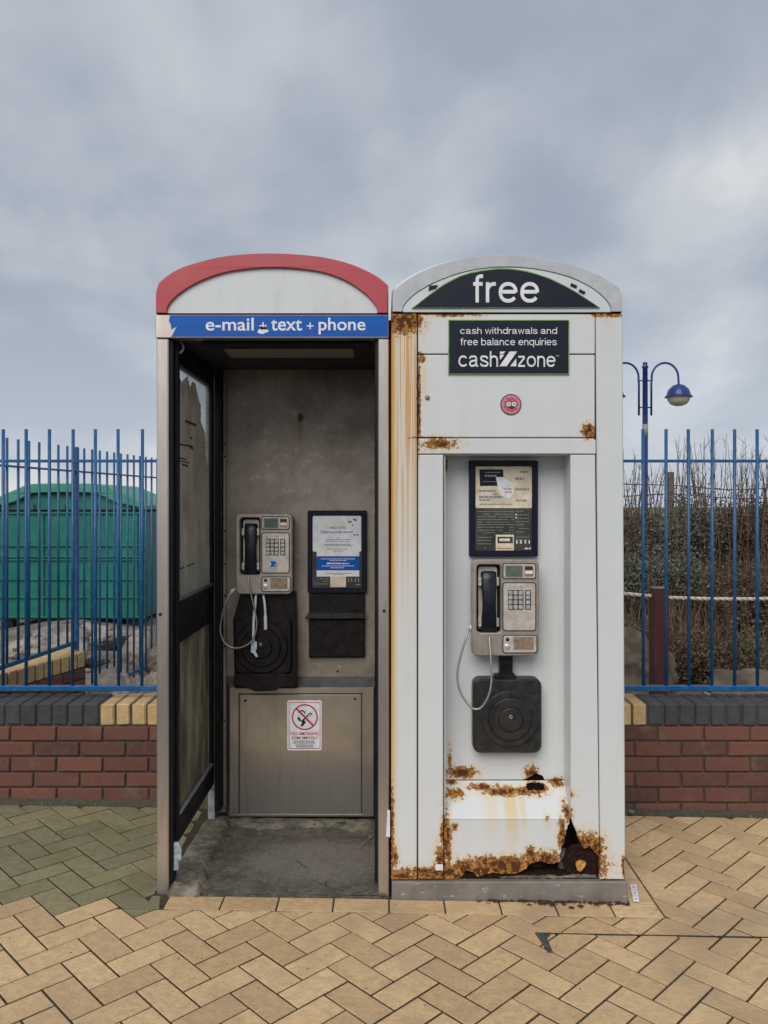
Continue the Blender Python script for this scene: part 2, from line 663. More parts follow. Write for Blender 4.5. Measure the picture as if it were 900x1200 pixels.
def white_paint(name, x0, y0, x1, y1, post=False):
    """white paint with the rust spots that fall in a pixel window"""
    m = Mat(name)
    p = m.geo()
    X, Y_, Z = m.split(p)
    nz = m.noise(p, 62, 6, 0.66, 0.3)
    nf = m.noise(p, 190, 5, 0.65)
    nb = m.noise(p, 40, 5, 0.6)
    field = None
    for (sx, sy, rx, ry, sy_, st) in RUST:
        if sx + rx * 1.6 < x0 or sx - rx * 1.6 > x1 or sy + ry * 1.6 < y0 or sy - ry * 1.6 > y1: continue
        kx, kz = FPX / (DIST + sy_) / rx, FPX / (DIST + sy_) / ry
        a = (X - PX(sx, sy_)) * kx
        b = (Z - PZ(sy, sy_)) * kz
        e = (1.0 - (a * a + b * b).sqrt()).max(-3.0) * 0.9 + (st - 0.9)
        field = e if field is None else field.max(e)
    if field is None: field = X * 0.0 - 3.0
    field = field + (nz - 0.5) * 2.3 + (nf - 0.5) * 0.7
    run_n = m.noise(m.scl(p, (95, 0, 0.9)), 1.0, 3, 0.55, 0.15)
    stain = field.step(-0.75, 0.15) * 0.55
    if post:
        edge = (X - PX(459)).step(0.0, 0.034, 1.0, 0.0)
        fall = (Z - PZ(1030)).step(-0.1, 2.15, 0.75, 1.0)
        fall2 = (Z - PZ(620)).step(-0.9, 0.75, 0.0, 1.0)
        stain = stain.max(edge * fall * run_n.step(.2, .6, .6, 1.0)).max(fall2 * 0.42)
    sillrun = None
    for (sx, w, t, bt, st) in SILLRUNS:
        if sx + w < x0 or sx - w > x1 or bt < y0 or t > y1: continue
        yy = .06 if 900 < t else 0
        g = ((X - PX(sx, yy)) * (FPX / (DIST + yy) / w)).abs().step(0.2, 1.0, 1.0, 0.0)
        v = (Z - PZ(bt, yy)).step(0.0, abs(PZ(t, yy) - PZ(bt, yy)), 0.0, 1.0) * (Z - PZ(t, yy)).step(-0.005, 0.006, 1.0, 0.0)
        e = g * v * st
        sillrun = e if sillrun is None else sillrun.max(e)
    if sillrun is not None: stain = stain.max(sillrun * run_n.step(0.25, 0.6, 0.45, 1.0))
    grime = m.noise(m.scl(p, (7, 7, 1.6)), 1.0, 6, 0.62).step(0.45, 0.8) * 0.22
    specks = m.voro(p, 34).step(0.05, 0.09, 1.0, 0.0) * m.noise(p, 9, 3).step(0.62, 0.67)
    base = m.mix(grime, (0.625, 0.640, 0.648), (0.43, 0.42, 0.39))
    base = m.mix(specks * 0.6, base, (0.13, 0.08, 0.05))
    c = m.mix(stain.clamp() * 0.85, base, m.mix(run_n, (0.60, 0.35, 0.07), (0.72, 0.53, 0.20)))
    if post:
        line = run_n.step(0.50, 0.56) * (Z - PZ(640)).step(-0.5, 0.7, 0.0, 0.8)
        line = line.max((X - PX(459)).step(0.0, 0.018, 1.0, 0.0) * (Z - PZ(800)).step(-.8, .6, 0.25, 0.9))
        c = m.mix(line, c, (0.55, 0.26, 0.035))
    gold = m.mix(nf.step(0.38, 0.62), (0.33, 0.115, 0.02), (0.56, 0.29, 0.065))
    c = m.mix(field.step(0.0, 0.12), c, gold)
    rim = field.step(0.0, 0.10) * field.step(0.10, 0.22, 1.0, 0.0)
    dark = (rim * 0.75).max(field.step(0.22, 0.5) * nb.step(0.42, 0.50)).max(field.step(.05, .2) * m.noise(p, 110, 4, .6).step(.50, .57) * .65)
    c = m.mix(dark, c, m.mix(nf, (0.035, 0.012, 0.008), (0.13, 0.042, 0.016)))
    m.set(col=c, rough=field.step(-0.1, 0.2, 0.42, 0.92), spec=.35)
    m.bump(field.step(-0.05, 0.30) * -0.6 + nf * field.step(0, .2) * 0.7 + m.noise(p, 5, 2) * 0.8, 0.65, 0.006)
    MT[name] = m.m


white_paint('white_paint', 0, 0, 1, 1)
white_paint('white_post', 450, 360, 490, 1040, True)
white_paint('white_post_right', 716, 360, 740, 1040)
white_paint('white_fascia', 489, 360, 700, 533)
white_paint('white_jamb_left', 489, 533, 521, 1035)
white_paint('white_jamb_right', 668, 533, 704, 1035)
white_paint('white_recess', 521, 533, 667, 914)
white_paint('white_lower', 519, 900, 672, 1035)

# roof plastics
m = Mat('red_plastic')
p = m.geo()
c = m.mix(m.noise(p, 5, 6, .65).step(.4, .75) * .35, (0.43, 0.042, 0.055), (0.48, 0.12, 0.13))
c = m.mix(m.noise(m.scl(p, (30, 30, 4)), 1, 5).step(.56, .8) * .35, c, (0.16, 0.05, 0.05))
m.set(col=c, rough=0.38)
MT['red_plastic'] = m.m
plain('trim_grey', (0.46, 0.48, 0.505), .45, 0, .1, 14, 0, (.33, .33, .33, .5))
m = Mat('white_plastic')
p = m.geo()
c = m.mix(m.noise(m.scl(p, (9, 9, 3)), 1, 6, .65).step(.45, .8) * .4, (0.60, 0.62, 0.64), (0.38, 0.38, 0.37))
m.set(col=c, rough=0.42)
MT['white_plastic'] = m.m
# brushed, grimy stainless steel of the booth
m = Mat('steel')
p = m.geo()
br = m.noise(m.scl(p, (3, 3, 160)), 1, 4, .6)
g1 = m.noise(p, 3.2, 6, .62)
g2 = m.noise(m.scl(p, (16, 16, 2.2)), 1, 6, .65)
c = m.mix(g1.step(.35, .7), (0.36, 0.305, 0.258), (0.215, 0.180, 0.150))
c = m.mix(g2.step(.52, .8) * .5, c, (0.20, 0.165, 0.135))
c = m.mix(m.noise(p, 28, 6, .7).step(.54, .72) * .5, c, (0.54, 0.48, 0.42))
c = m.mix(m.noise(p, 11, 7, .72).step(.52, .66) * .35, c, (0.20, 0.165, 0.135))
xx, yy, zz = m.split(p)
drip = ((xx - PX(352, .735)) / .022).abs().step(.1, 1, 1, 0) * (zz - PZ(560, .735)).step(0, .28, 0, 1) * (zz - PZ(484, .735)).step(-.01, .01, 1, 0) * g2.step(.3, .6)
c = m.mix(drip * .7, c, (0.22, 0.13, 0.06))
sq = (xx - PX(352, .735)) * (xx - PX(352, .735)) * 2.2 + (zz - PZ(489, .735)) * (zz - PZ(489, .735))
c = m.mix(sq.step(.0001, .0007, 1, 0) * .9, c, (0.05, 0.025, 0.012))
m.set(col=c, rough=(g1 * .3 + br * .15 + .24), metal=0.6)
m.bump(br * .25 + m.noise(p, 2.4, 3) * 1.2, .22, .006)
MT['steel'] = m.m
m = Mat('door_steel')
p = m.geo()
br = m.noise(m.scl(p, (3, 3, 160)), 1, 4, .6)
g1 = m.noise(p, 4.2, 5, .6)
c = m.mix(g1.step(.35, .7), (0.56, 0.50, 0.415), (0.38, 0.335, 0.275))
xx, yy, zz = m.split(p)
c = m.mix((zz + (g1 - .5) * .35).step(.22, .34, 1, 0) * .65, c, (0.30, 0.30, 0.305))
c = m.mix(m.noise(p, 45, 5, .7).step(.62, .75) * .35, c, (0.14, 0.10, 0.07))
c = m.mix(m.noise(m.scl(p, (26, 26, 1.4)), 1, 5, .65).step(.52, .75) * .4, c, (0.22, 0.18, 0.14))
m.set(col=c, rough=g1 * .3 + br * .12 + .16, metal=0.85)
m.bump(br * .2 + m.noise(p, 3, 3), .15, .006)
MT['door_steel'] = m.m
m = Mat('post_metal')
p = m.geo()
g1 = m.noise(m.scl(p, (5, 5, 1.2)), 1, 5, .6)
c = m.mix(g1.step(.3, .7), (0.62, 0.575, 0.54), (0.47, 0.395, 0.345))
c = m.mix(m.noise(m.scl(p, (60, 60, 8)), 1, 5, .65).step(.58, .78) * .5, c, (0.20, 0.16, 0.14))
m.set(col=c, rough=0.33, metal=0.85)
MT['post_metal'] = m.m
plain('black_frame', (0.008, 0.009, 0.012), 0.45, 0, .3, 20, .1, spec=.22)
plain('ceiling_dark', (0.035, 0.032, 0.032), 0.6, 0, .3, 8)
plain('diffuser', (0.30, 0.27, 0.25), 0.5, 0, .15, 12)
plain('dark_core', (0.02, 0.016, 0.014), 0.9, 0, .4, 15)
m = Mat('rust_heavy')
p = m.geo()
n = m.noise(p, 70, 6, .7)
c = m.mix(n.step(.35, .7), (0.022, 0.009, 0.006), (0.075, 0.026, 0.012))
c = m.mix(m.noise(p, 24, 4).step(.64, .74) * .7, c, (0.24, 0.10, 0.028))
m.set(col=c, rough=.95)
m.bump(n, .8, .006)
MT['rust_heavy'] = m.m
plain('gold_rust', (0.52, 0.27, 0.06), .9, 0, .5, 120, .3, (.2, .07, .02, .8))
m = Mat('rust_shaded')  # rust with the shade inside the holes put into its colour
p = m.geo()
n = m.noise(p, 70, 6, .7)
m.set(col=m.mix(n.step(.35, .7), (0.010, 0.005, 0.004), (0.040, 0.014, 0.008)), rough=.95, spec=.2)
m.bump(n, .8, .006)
MT['rust_shaded'] = m.m
m = Mat('plinth_steel')
p = m.geo()
n = m.noise(p, 7, 6, .65)
c = m.mix(n.step(.3, .7), (0.26, 0.235, 0.21), (0.17, 0.15, 0.135))
c = m.mix(m.noise(m.scl(p, (22, 22, 70)), 1, 5, .7).step(.60, .68) * .7, c, (0.50, 0.48, 0.45))
m.set(col=c, rough=.6, metal=.2)
MT['plinth_steel'] = m.m
m = Mat('blue_vinyl')
p = m.geo()
c = m.mix(m.noise(m.scl(p, (4, 4, 30)), 1, 5, .6).step(.4, .75) * .4, (0.003, 0.088, 0.40), (0.008, 0.12, 0.46))
m.set(col=c, rough=.4, spec=.25)
MT['blue_vinyl'] = m.m
m = Mat('navy_sign')
p = m.geo()
c = m.mix(m.noise(p, 22, 6, .7).step(.5, .8) * .5, (0.007, 0.010, 0.022), (0.022, 0.03, 0.05))
m.set(col=c, rough=.42, spec=.25)
MT['navy_sign'] = m.m
plain('green_edge', (0.20, 0.36, 0.13), .5, 0, .3, 40)
plain('letter_white', (0.72, 0.72, 0.74), .5, 0, .12, 30)
plain('paper_white', (0.72, 0.73, 0.77), .6, 0, .14, 25)
plain('paper_cream', (0.66, 0.58, 0.44), .6, 0, .2, 22, 0, (.45, .36, .22, .5))
plain('print_grey', (0.20, 0.20, 0.22), .6)
plain('print_dark', (0.02, 0.022, 0.03), .5)
plain('print_red', (0.45, 0.03, 0.04), .5)
plain('print_pink', (0.62, 0.40, 0.42), .5)
plain('print_pale', (0.24, 0.235, 0.22), .6)
plain('notice_dark', (0.035, 0.034, 0.032), .45, 0, .5, 16, 0, (.11, .09, .08, .5))
plain('sticker_pink', (0.56, 0.20, 0.24), .5, 0, .3, 160)
plain('sticker_rose', (0.40, 0.09, 0.12), .5, 0, .3, 160)
plain('navy_frame', (0.006, 0.007, 0.020), .4, 0, .1, 30, spec=.25)
m = Mat('phone_metal')
p = m.coord('Object')
n = m.noise(p, 22, 6, .6)
c = m.mix(n.step(.35, .72), (0.46, 0.415, 0.365), (0.34, 0.285, 0.235))
c = m.mix(m.noise(p, 70, 5, .7).step(.6, .75) * .5, c, (0.15, 0.11, 0.085))
m.set(col=c, rough=n * .25 + .28, metal=.6)
MT['phone_metal'] = m.m
plain('phone_panel', (0.60, 0.535, 0.475), .42, .35, .14, 30, 0, (.36, .29, .23, .5))
plain('phone_groove', (0.045, 0.035, 0.03), .6)
plain('lcd', (0.095, 0.125, 0.105), .25, 0, .2, 30)
plain('key_metal', (0.56, 0.55, 0.54), .35, .5, .25, 80)
plain('brass_flap', (0.36, 0.24, 0.16), .45, .5, .3, 60)
plain('handset_plastic', (0.007, 0.010, 0.018), .32, 0, .1, 40, spec=.4)
plain('steel_cord', (0.33, 0.32, 0.31), .38, .6, .2, 200)
plain('cable_white', (0.58, 0.58, 0.60), .5)
plain('tag_blue', (0.42, 0.52, 0.64), .5, 0, .3, 60)
plain('dark_iron', (0.030, 0.029, 0.029), .42, .2, .3, 26, .25, (.045, .022, .016, .45), spec=.4)
plain('deep_iron', (0.008, 0.0062, 0.0062), .42, 0, .3, 26, .2, (.018, .009, .007, .5), spec=.28)
plain('bracket_blue', (0.34, 0.42, 0.46), .5, .3, .3, 60, .2)
plain('galvanised', (0.36, 0.38, 0.40), .45, .5, .25, 30)
# blue railings
m = Mat('blue_paint')
p = m.geo()
c = m.mix(m.noise(p, 30, 5, .65).step(.4, .75), (0.008, 0.075, 0.205), (0.022, 0.125, 0.285))
c = m.mix(m.noise(p, 55, 5, .7).step(.68, .76), c, (0.20, 0.22, 0.25))
m.set(col=c, rough=.38)
MT['blue_paint'] = m.m
plain('lamp_blue', (0.012, 0.035, 0.17), .3, 0, .2, 10)
m = Mat('lamp_glass')
p = m.geo()
m.set(col=m.mix(m.noise(p, 8, 4), (0.92, 0.86, 0.66), (0.95, 0.91, 0.76)), rough=.3, trans=.0)
translucent(m, m.mix(m.noise(p, 3), (0.95, 0.90, 0.70), (0.97, 0.94, 0.8)), .5)
MT['lamp_glass'] = m.m
# bricks
m = Mat('red_brick')
p = m.geo()
rn = m.rand()
n = m.noise(p, 26, 6, .65)
c = m.mix(rn, (0.185, 0.068, 0.043), (0.075, 0.034, 0.026))
c = m.mix(n.step(.35, .7) * .6, c, (0.135, 0.068, 0.050))
c = m.mix(m.noise(p, 90, 4, .7).step(.52, .68) * .7, c, (0.075, 0.035, 0.03))
c = m.mix(m.noise(p, 7, 5, .65).step(.56, .74) * .5, c, (0.15, 0.13, 0.08))
m.set(col=c, rough=.9)
m.bump(n + m.noise(p, 140, 3) * .4, .6, .004)
MT['red_brick'] = m.m


def block_mat(name, a, b, moss, sp, ms=.55):
    m = Mat(name)
    p = m.geo()
    rn = m.rand()
    n = m.noise(p, 30, 6, .66)
    c = m.mix(rn, a, b)
    c = m.mulc(c, n.step(.3, .7, .84, 1.12))
    big = m.noise(p, 2.6, 5, .6)
    c = m.mix((big + (n - .5) * .5).step(.50, .72) * ms, c, moss)
    c = m.mix(m.noise(p, 150, 4, .7).step(.60, .72) * .5, c, sp)
    c = m.mix(m.voro(p, 21).step(.05, .12, 1, 0) * m.noise(p, 6, 3).step(.50, .58) * .75, c, (0.05, 0.042, 0.032))
    c = m.mix(m.noise(p, 70, 5, .75).step(.56, .70) * .35, c, (0.16, 0.115, 0.07))
    c = m.mix(m.noise(p, 1.3, 4, .6).step(.52, .66) * .35, c, moss)
    m.set(col=c, rough=.88)
    m.bump(n * .8 + m.noise(p, 200, 3) * .7 + m.noise(p, 60, 4, .7) * .6, .8, .004)
    MT[name] = m.m


block_mat('buff_paver', (0.63, 0.44, 0.24), (0.47, 0.315, 0.170), (0.35, 0.245, 0.150), (0.72, 0.55, 0.35), .6)
block_mat('mossy_paver', (0.25, 0.215, 0.115), (0.175, 0.16, 0.095), (0.12, 0.12, 0.05), (0.32, 0.28, 0.19), .75)
block_mat('buff_brick', (0.56, 0.40, 0.20), (0.50, 0.34, 0.16), (0.36, 0.27, 0.14), (0.66, 0.52, 0.32), .3)
block_mat('blue_brick', (0.062, 0.064, 0.074), (0.045, 0.046, 0.054), (0.085, 0.085, 0.09), (0.13, 0.13, 0.14), .4)
plain('joint_sand', (0.030, 0.026, 0.017), .95, 0, .5, 60, .4, (.05, .065, .02, .8))
plain('mortar', (0.070, 0.060, 0.045), .95, 0, .4, 60, .5, (.045, .05, .02, .7))
m = Mat('concrete')
p = m.geo()
n = m.noise(p, 9, 7, .68)
n2_ = m.noise(p, 60, 6, .7)
xx, yy, zz = m.split(p)
c = m.mix(n.step(.35, .68), (0.070, 0.060, 0.043), (0.155, 0.135, 0.105))
c = m.mix(n2_.step(.52, .68) * .6, c, (0.26, 0.24, 0.21))
c = m.mix(m.noise(p, 22, 6, .72).step(.50, .60) * .6, c, (0.05, 0.044, 0.033))
c = m.mix(m.noise(p, 5.1, 6, .7).step(.52, .68) * .75, c, (0.062, 0.058, 0.036))
wear = (((xx + .27) / .30) * ((xx + .27) / .30) + ((yy - .27) / .20) * ((yy - .27) / .20) + (n - .5) * 2.2).step(.2, 1.5, 1, 0)
c = m.mix(wear * .5, c, m.mix(n2_, (0.15, 0.135, 0.115), (0.31, 0.285, 0.25)))
crk = m.voro(m.scl(p, (1, 1, 1), (.3, .1, 0)) , 3.1, 'DISTANCE_TO_EDGE').step(.0, .012, 1, 0) * m.noise(p, 7, 3).step(.56, .62) * .7
c = m.mix(crk, c, (0.02, 0.018, 0.014))
m.set(col=c, rough=.92)
m.bump(n + n2_ * .7 + crk * -1.0, .9, .012)
MT['concrete'] = m.m
m = Mat('old_mortar')
p = m.geo()
n = m.noise(p, 13, 7, .68)
c = m.mix(n.step(.35, .68), (0.105, 0.092, 0.062), (0.27, 0.24, 0.195))
c = m.mix(m.noise(p, 6.1, 6, .7).step(.50, .66) * .7, c, (0.085, 0.085, 0.045))
c = m.mix(m.noise(p, 40, 6, .72).step(.52, .64) * .6, c, (0.06, 0.052, 0.036))
m.set(col=c, rough=.92)
m.bump(n + m.noise(p, 45, 5, .7) * .6, 1.0, .016)
MT['old_mortar'] = m.m
m = Mat('soil')
p = m.geo()
n = m.noise(p, 6, 8, .7)
c = m.mix(n.step(.35, .65), (0.10, 0.082, 0.06), (0.22, 0.19, 0.15))
c = m.mix(m.voro(p, 26).step(.1, .4, 1, 0) * .5, c, (0.27, 0.25, 0.22))
c = m.mix(m.noise(p, 1.1, 5, .6).step(.50, .62) * .7, c, (0.075, 0.085, 0.035))
m.set(col=c, rough=.95)
m.bump(n, .8, .03)
MT['soil'] = m.m
m = Mat('boulder_stone')
p = m.geo()
n = m.noise(p, 4, 8, .66)
n3 = m.noise(p, 26, 6, .7)
c = m.mix(n.step(.35, .65), (0.165, 0.135, 0.108), (0.37, 0.32, 0.265))
c = m.mix(n3.step(.55, .75) * .6, c, (0.40, 0.36, 0.31))
c = m.mix(m.noise(p, 9, 5, .7).step(.56, .66) * .85, c, (0.04, 0.034, 0.028))
c = m.mix(m.noise(m.scl(p, (2, 2, 14)), 1, 5, .65).step(.55, .7) * .5, c, (0.10, 0.075, 0.055))
m.set(col=c, rough=.9)
m.bump(n * 1.2 + n3 * .5, .9, .03)
MT['boulder_stone'] = m.m
plain('brown_stone', (0.125, 0.096, 0.068), .9, 0, .5, 7, .6, (.045, .034, .026, .9))
m = Mat('skip_green')
p = m.geo()
c = m.mix(m.noise(p, 3, 6, .65).step(.4, .7), (0.003, 0.125, 0.092), (0.008, 0.175, 0.130))
c = m.mix(m.noise(m.scl(p, (8, 8, 1.5)), 1, 5, .65).step(.6, .78) * .5, c, (0.012, 0.05, 0.03))
m.set(col=c, rough=.4)
MT['skip_green'] = m.m
m = Mat('skip_lid')
p = m.geo()
c = m.mix(m.noise(p, 4, 6, .65).step(.35, .7), (0.03, 0.22, 0.14), (0.07, 0.28, 0.19))
m.set(col=c, rough=.45)
MT['skip_lid'] = m.m
plain('timber', (0.13, 0.105, 0.085), .9, 0, .4, 14, .3)
m = Mat('red_timber')
p = m.geo()
n = m.noise(m.scl(p, (40, 40, 3)), 1, 5, .6)
m.set(col=m.mix(n.step(.3, .7), (0.040, 0.007, 0.007), (0.075, 0.015, 0.013)), rough=.7)
m.bump(n, .4, .004)
MT['red_timber'] = m.m
plain('rope_fibre', (0.50, 0.43, 0.34), .9, 0, .3, 40, .3)
plain('wire_metal', (0.10, 0.085, 0.075), .6, .4)
for nm, a, b in (('leaf_grey', (0.075, 0.080, 0.058), (0.150, 0.152, 0.118)), ('leaf_olive', (0.085, 0.075, 0.04), (0.125, 0.105, 0.055)), ('leaf_brown', (0.065, 0.042, 0.025), (0.125, 0.082, 0.050))):
    m = Mat(nm)
    p = m.geo()
    m.set(col=m.mix(m.noise(p, 14, 3), a, b), rough=.75)
    MT[nm] = m.m
plain('twig', (0.10, 0.068, 0.048), .9, 0, .3, 10)
plain('cover_iron', (0.055, 0.058, 0.054), .6, 0, .5, 60, .3, (.03, .03, .025, .8))
plain('straw', (0.17, 0.115, 0.066), .9, 0, .45, 9)
plain('weed', (0.085, 0.12, 0.035), .8, 0, .4, 30)
plain('bank_soil', (0.05, 0.038, 0.024), .95, 0, .4, 5, .5, (.03, .03, .014, .7))
# panes
m = Mat('hazy_glass')
p = m.geo()
n = m.noise(p, 9, 6, .65)
hz = m.mix(n.step(.3, .7), (0.72, 0.76, 0.76), (0.86, 0.90, 0.90))
translucent(m, hz, .35)
m.set(col=hz, rough=.12, spec=.5)
tr_ = m.node('ShaderNodeBsdfTransparent')
tr_.inputs[0].default_value = (.93, .95, .95, 1)
mx_ = m.node('ShaderNodeMixShader')
m.nt.links.new(n.step(.3, .75, .66, .42).s, mx_.inputs[0])
m.nt.links.new(m.nt.nodes['Material Output'].inputs[0].links[0].from_socket, mx_.inputs[1])
m.nt.links.new(tr_.outputs[0], mx_.inputs[2])
m.nt.links.new(mx_.outputs[0], m.nt.nodes['Material Output'].inputs[0])
MT['hazy_glass'] = m.m
m = Mat('torn_film')
p = m.geo()
n = m.noise(m.scl(p, (9, 9, 4.5)), 1, 7, .7)
c = m.mix(n.step(.3, .7), (0.56, 0.50, 0.44), (0.80, 0.75, 0.68))
xx, yy, zz = m.split(p)
c = m.mix((zz + (n - .5) * .25).step(1.10, 1.36, 1, 0) * .6, c, (0.50, 0.54, 0.51))
m.set(col=c, rough=.7)
translucent(m, c, .6)
MT['torn_film'] = m.m
m = Mat('dirty_pane')
p = m.geo()
n = m.noise(m.scl(p, (9, 9, 2.2)), 1, 7, .68)
n4 = m.noise(p, 30, 6, .7)
c = m.mix(n.step(.35, .68), (0.19, 0.17, 0.12), (0.52, 0.49, 0.40))
c = m.mix(n4.step(.6, .75) * .6, c, (0.42, 0.38, 0.29))
m.set(col=c, rough=.45)
translucent(m, c, .55)
MT['dirty_pane'] = m.m

# ------------------------------------------------------------------ ground
SL = 0.0175                        # the pavement falls gently to the right
PAVX = -0.85


def pave_z(x): return -SL * (x - PAVX)


def grid_axis(lo, hi, dense_lo, dense_hi, step):
    a = []
    x = dense_lo
    while x <= dense_hi + 1e-6:
        a.append(x); x += step
    d = step
    x = dense_hi
    while x < hi:
        d *= 1.45; x += d; a.append(min(x, hi))
    d = step
    x = dense_lo
    while x > lo:
        d *= 1.45; x -= d; a.insert(0, max(x, lo))
    return a


gx = grid_axis(-500, 500, -6, 8, 0.16)
gy = grid_axis(-500, 700, -2, 12, 0.16)
mb = MB()
gv = []
for y in gy:
    for x in gx:
        if y < 1.2:
            z = -0.35
        else:
            k = min((y - 1.2) / 1.0, 1)
            z = -0.07 + k * (noise.noise(Vector((x * .9, y * .9, 0))) * .10 + noise.noise(Vector((x * 3, y * 3, 4))) * .035)
            if y > 13: z -= min((y - 13) * .06, 1.7)
        gv.append((x, y, z))
nx = len(gx)
mb.add(gv, [(j * nx + i, j * nx + i + 1, (j + 1) * nx + i + 1, (j + 1) * nx + i) for j in range(len(gy) - 1) for i in range(nx - 1)], True)
g = mb.build('ground', 'soil')
tag(g, 'rough stony soil behind the low brick wall', None, None, 'structure')

# pavement bed, tilted, with every block on it
mb = MB()
mb.box(-6, 6, -9, 0.95, -0.30, -0.0035)
pave = mb.build('pavement', 'joint_sand', None, None, True)
pave.location = (PAVX, 0, 0)
pave.rotation_euler = (0, math.atan(SL), 0)
tag(pave, 'buff block paving laid herringbone in front of the kiosks, mossy at one end', None, None, 'structure')


def clip(poly, a, b, c):
    """keep the part of a convex polygon where a*x + b*y <= c"""
    out = []
    n = len(poly)
    for i in range(n):
        p, q = poly[i], poly[(i + 1) % n]
        dp, dq = a * p[0] + b * p[1] - c, a * q[0] + b * q[1] - c
        if dp <= 0: out.append(p)
        if (dp < 0 < dq) or (dq < 0 < dp):
            t = dp / (dp - dq)
            out.append((p[0] + (q[0] - p[0]) * t, p[1] + (q[1] - p[1]) * t))
    return out


def parea(p):
    return abs(sum(p[i][0] * p[(i + 1) % len(p)][1] - p[(i + 1) % len(p)][0] * p[i][1] for i in range(len(p))) / 2)


def shrink(poly, d):
    c = (sum(p[0] for p in poly) / len(poly), sum(p[1] for p in poly) / len(poly))
    out = []
    for x, y in poly:
        v = Vector((x - c[0], y - c[1]))
        L = v.length
        k = max((L - d * 1.35) / L, .2) if L > 0 else 1
        out.append((c[0] + v.x * k, c[1] + v.y * k))
    return out


def paver_mesh(poly, name='paver'):
    mb = MB()
    mb.prism(poly, 0.0, -0.05, (), 0.0015, lambda u, v, d: (u, v, d))
    return mb.mesh(name)


def add_paver(poly, mat):
    cx, cy = sum(q[0] for q in poly) / len(poly), sum(q[1] for q in poly) / len(poly)
    me = paver_mesh([(q[0] - cx, q[1] - cy) for q in poly])
    me.materials.append(MT[mat])
    return inst('paver', me, (cx - PAVX, cy, random.uniform(-.001, .001)), pave, (random.uniform(-.008, .008), random.uniform(-.008, .008), 0))


KX0, KX1 = PX(183), PX(735)
FRONT, BORD = -0.012, -0.112        # kiosk front line, front edge of the stretcher course
RIGHT1 = KX1 + 0.105
LEFT0 = PX(200)                     # the stretcher course starts here
WALLY = 0.885
L_, W_, GAP = 0.2, 0.1, 0.0075
full = {}
for vert in (0, 1):
    for mname in ('buff_paver', 'mossy_paver'):
        w, l = (L_, W_)
        poly = [(-l / 2 * 1, -w / 2), (l / 2, -w / 2), (l / 2, w / 2), (-l / 2, w / 2)] if vert else [(-w / 2, -l / 2), (w / 2, -l / 2), (w / 2, l / 2), (-w / 2, l / 2)]
        poly = [(x - math.copysign(GAP / 2, x), y - math.copysign(GAP / 2, y)) for x, y in poly]
        c45 = math.sqrt(.5)
        me = paver_mesh([(c45 * (x - y), c45 * (x + y)) for x, y in poly])
        me.materials.append(MT[mname])
        full[vert, mname] = me


def is_mossy(x, y):
    return x < -0.70 + 0.05 * math.sin(y * 9) and y > -0.10 + max(0, (-1.0 - x)) * 0.10


u0 = 0.031
npav = 0
for i in range(-60, 60):
    for j in range(-40, 40):
        for vert in (0, 1):
            bx = i * 1 + j * 2 + (2 if vert else 0)
            by = i * 1 - j * 2 + (-1 if vert else 0)
            w, l = (1, 2) if vert else (2, 1)
            ca, cb = (bx + w / 2) * .1, (by + l / 2) * .1
            c45 = math.sqrt(.5)
            x, y = c45 * (ca - cb) + u0, c45 * (ca + cb) + 0.04
            if not (-2.25 < x < 2.15 and -1.02 < y < WALLY + .05):
                continue
            if abs(x) > (3 + y) * .53 + .10:
                continue
            poly = [(bx * .1, by * .1), ((bx + w) * .1, by * .1), ((bx + w) * .1, (by + l) * .1), (bx * .1, (by + l) * .1)]
            poly = [(c45 * (a - b) + u0, c45 * (a + b) + 0.04) for a, b in poly]
            mt = 'mossy_paver' if is_mossy(x, y) else 'buff_paver'
            xs, ys = [q[0] for q in poly], [q[1] for q in poly]
            hit = max(xs) > KX0 and min(xs) < RIGHT1 and max(ys) > BORD
            wallhit = max(ys) > WALLY - .04
            if not hit and not wallhit:
                inst('paver', full[vert, mt], (x - PAVX, y, random.uniform(-.0012, .0012)), pave, (random.uniform(-.007, .007), random.uniform(-.007, .007), 0))
                npav += 1
                continue
            pieces = [clip(poly, 0, 1, WALLY - .045)] if wallhit else [poly]
            if hit:
                q = pieces[0]
                pieces = [clip(q, 0, 1, BORD)]
                up = clip(q, 0, -1, -BORD)
                pieces.append(clip(up, 1, 0, KX0 - .004))
                pieces.append(clip(up, -1, 0, -RIGHT1))
            for q in pieces:
                if len(q) >= 3 and parea(q) > .0012:
                    q = shrink(q, GAP / 2)
                    if parea(q) > .0007:
                        add_paver(q, mt)
                        npav += 1
# stretcher course along the kiosk fronts and beside the white kiosk
x = LEFT0
k = 0
while x < RIGHT1 - .03:
    x2 = min(x + .205, RIGHT1)
    add_paver(shrink([(x, BORD), (x2, BORD), (x2, FRONT), (x, FRONT)], 0) if False else [(x + .003, BORD + .003), (x2 - .003, BORD + .003), (x2 - .003, FRONT - .002), (x + .003, FRONT - .002)], 'buff_paver')
    x = x2
    k += 1
add_paver([(KX0 - .01, BORD + .003), (LEFT0 - .012, BORD + .003), (LEFT0 - .035, FRONT - .002), (KX0 - .01, FRONT - .002)], 'mossy_paver')
y = FRONT
while y < WALLY - .06:
    y2 = min(y + .205, WALLY - .045)
    add_paver([(KX1 + .008, y + .003), (RIGHT1 - .003, y + .003), (RIGHT1 - .003, y2 - .003), (KX1 + .008, y2 - .003)], 'buff_paver')
    y = y2
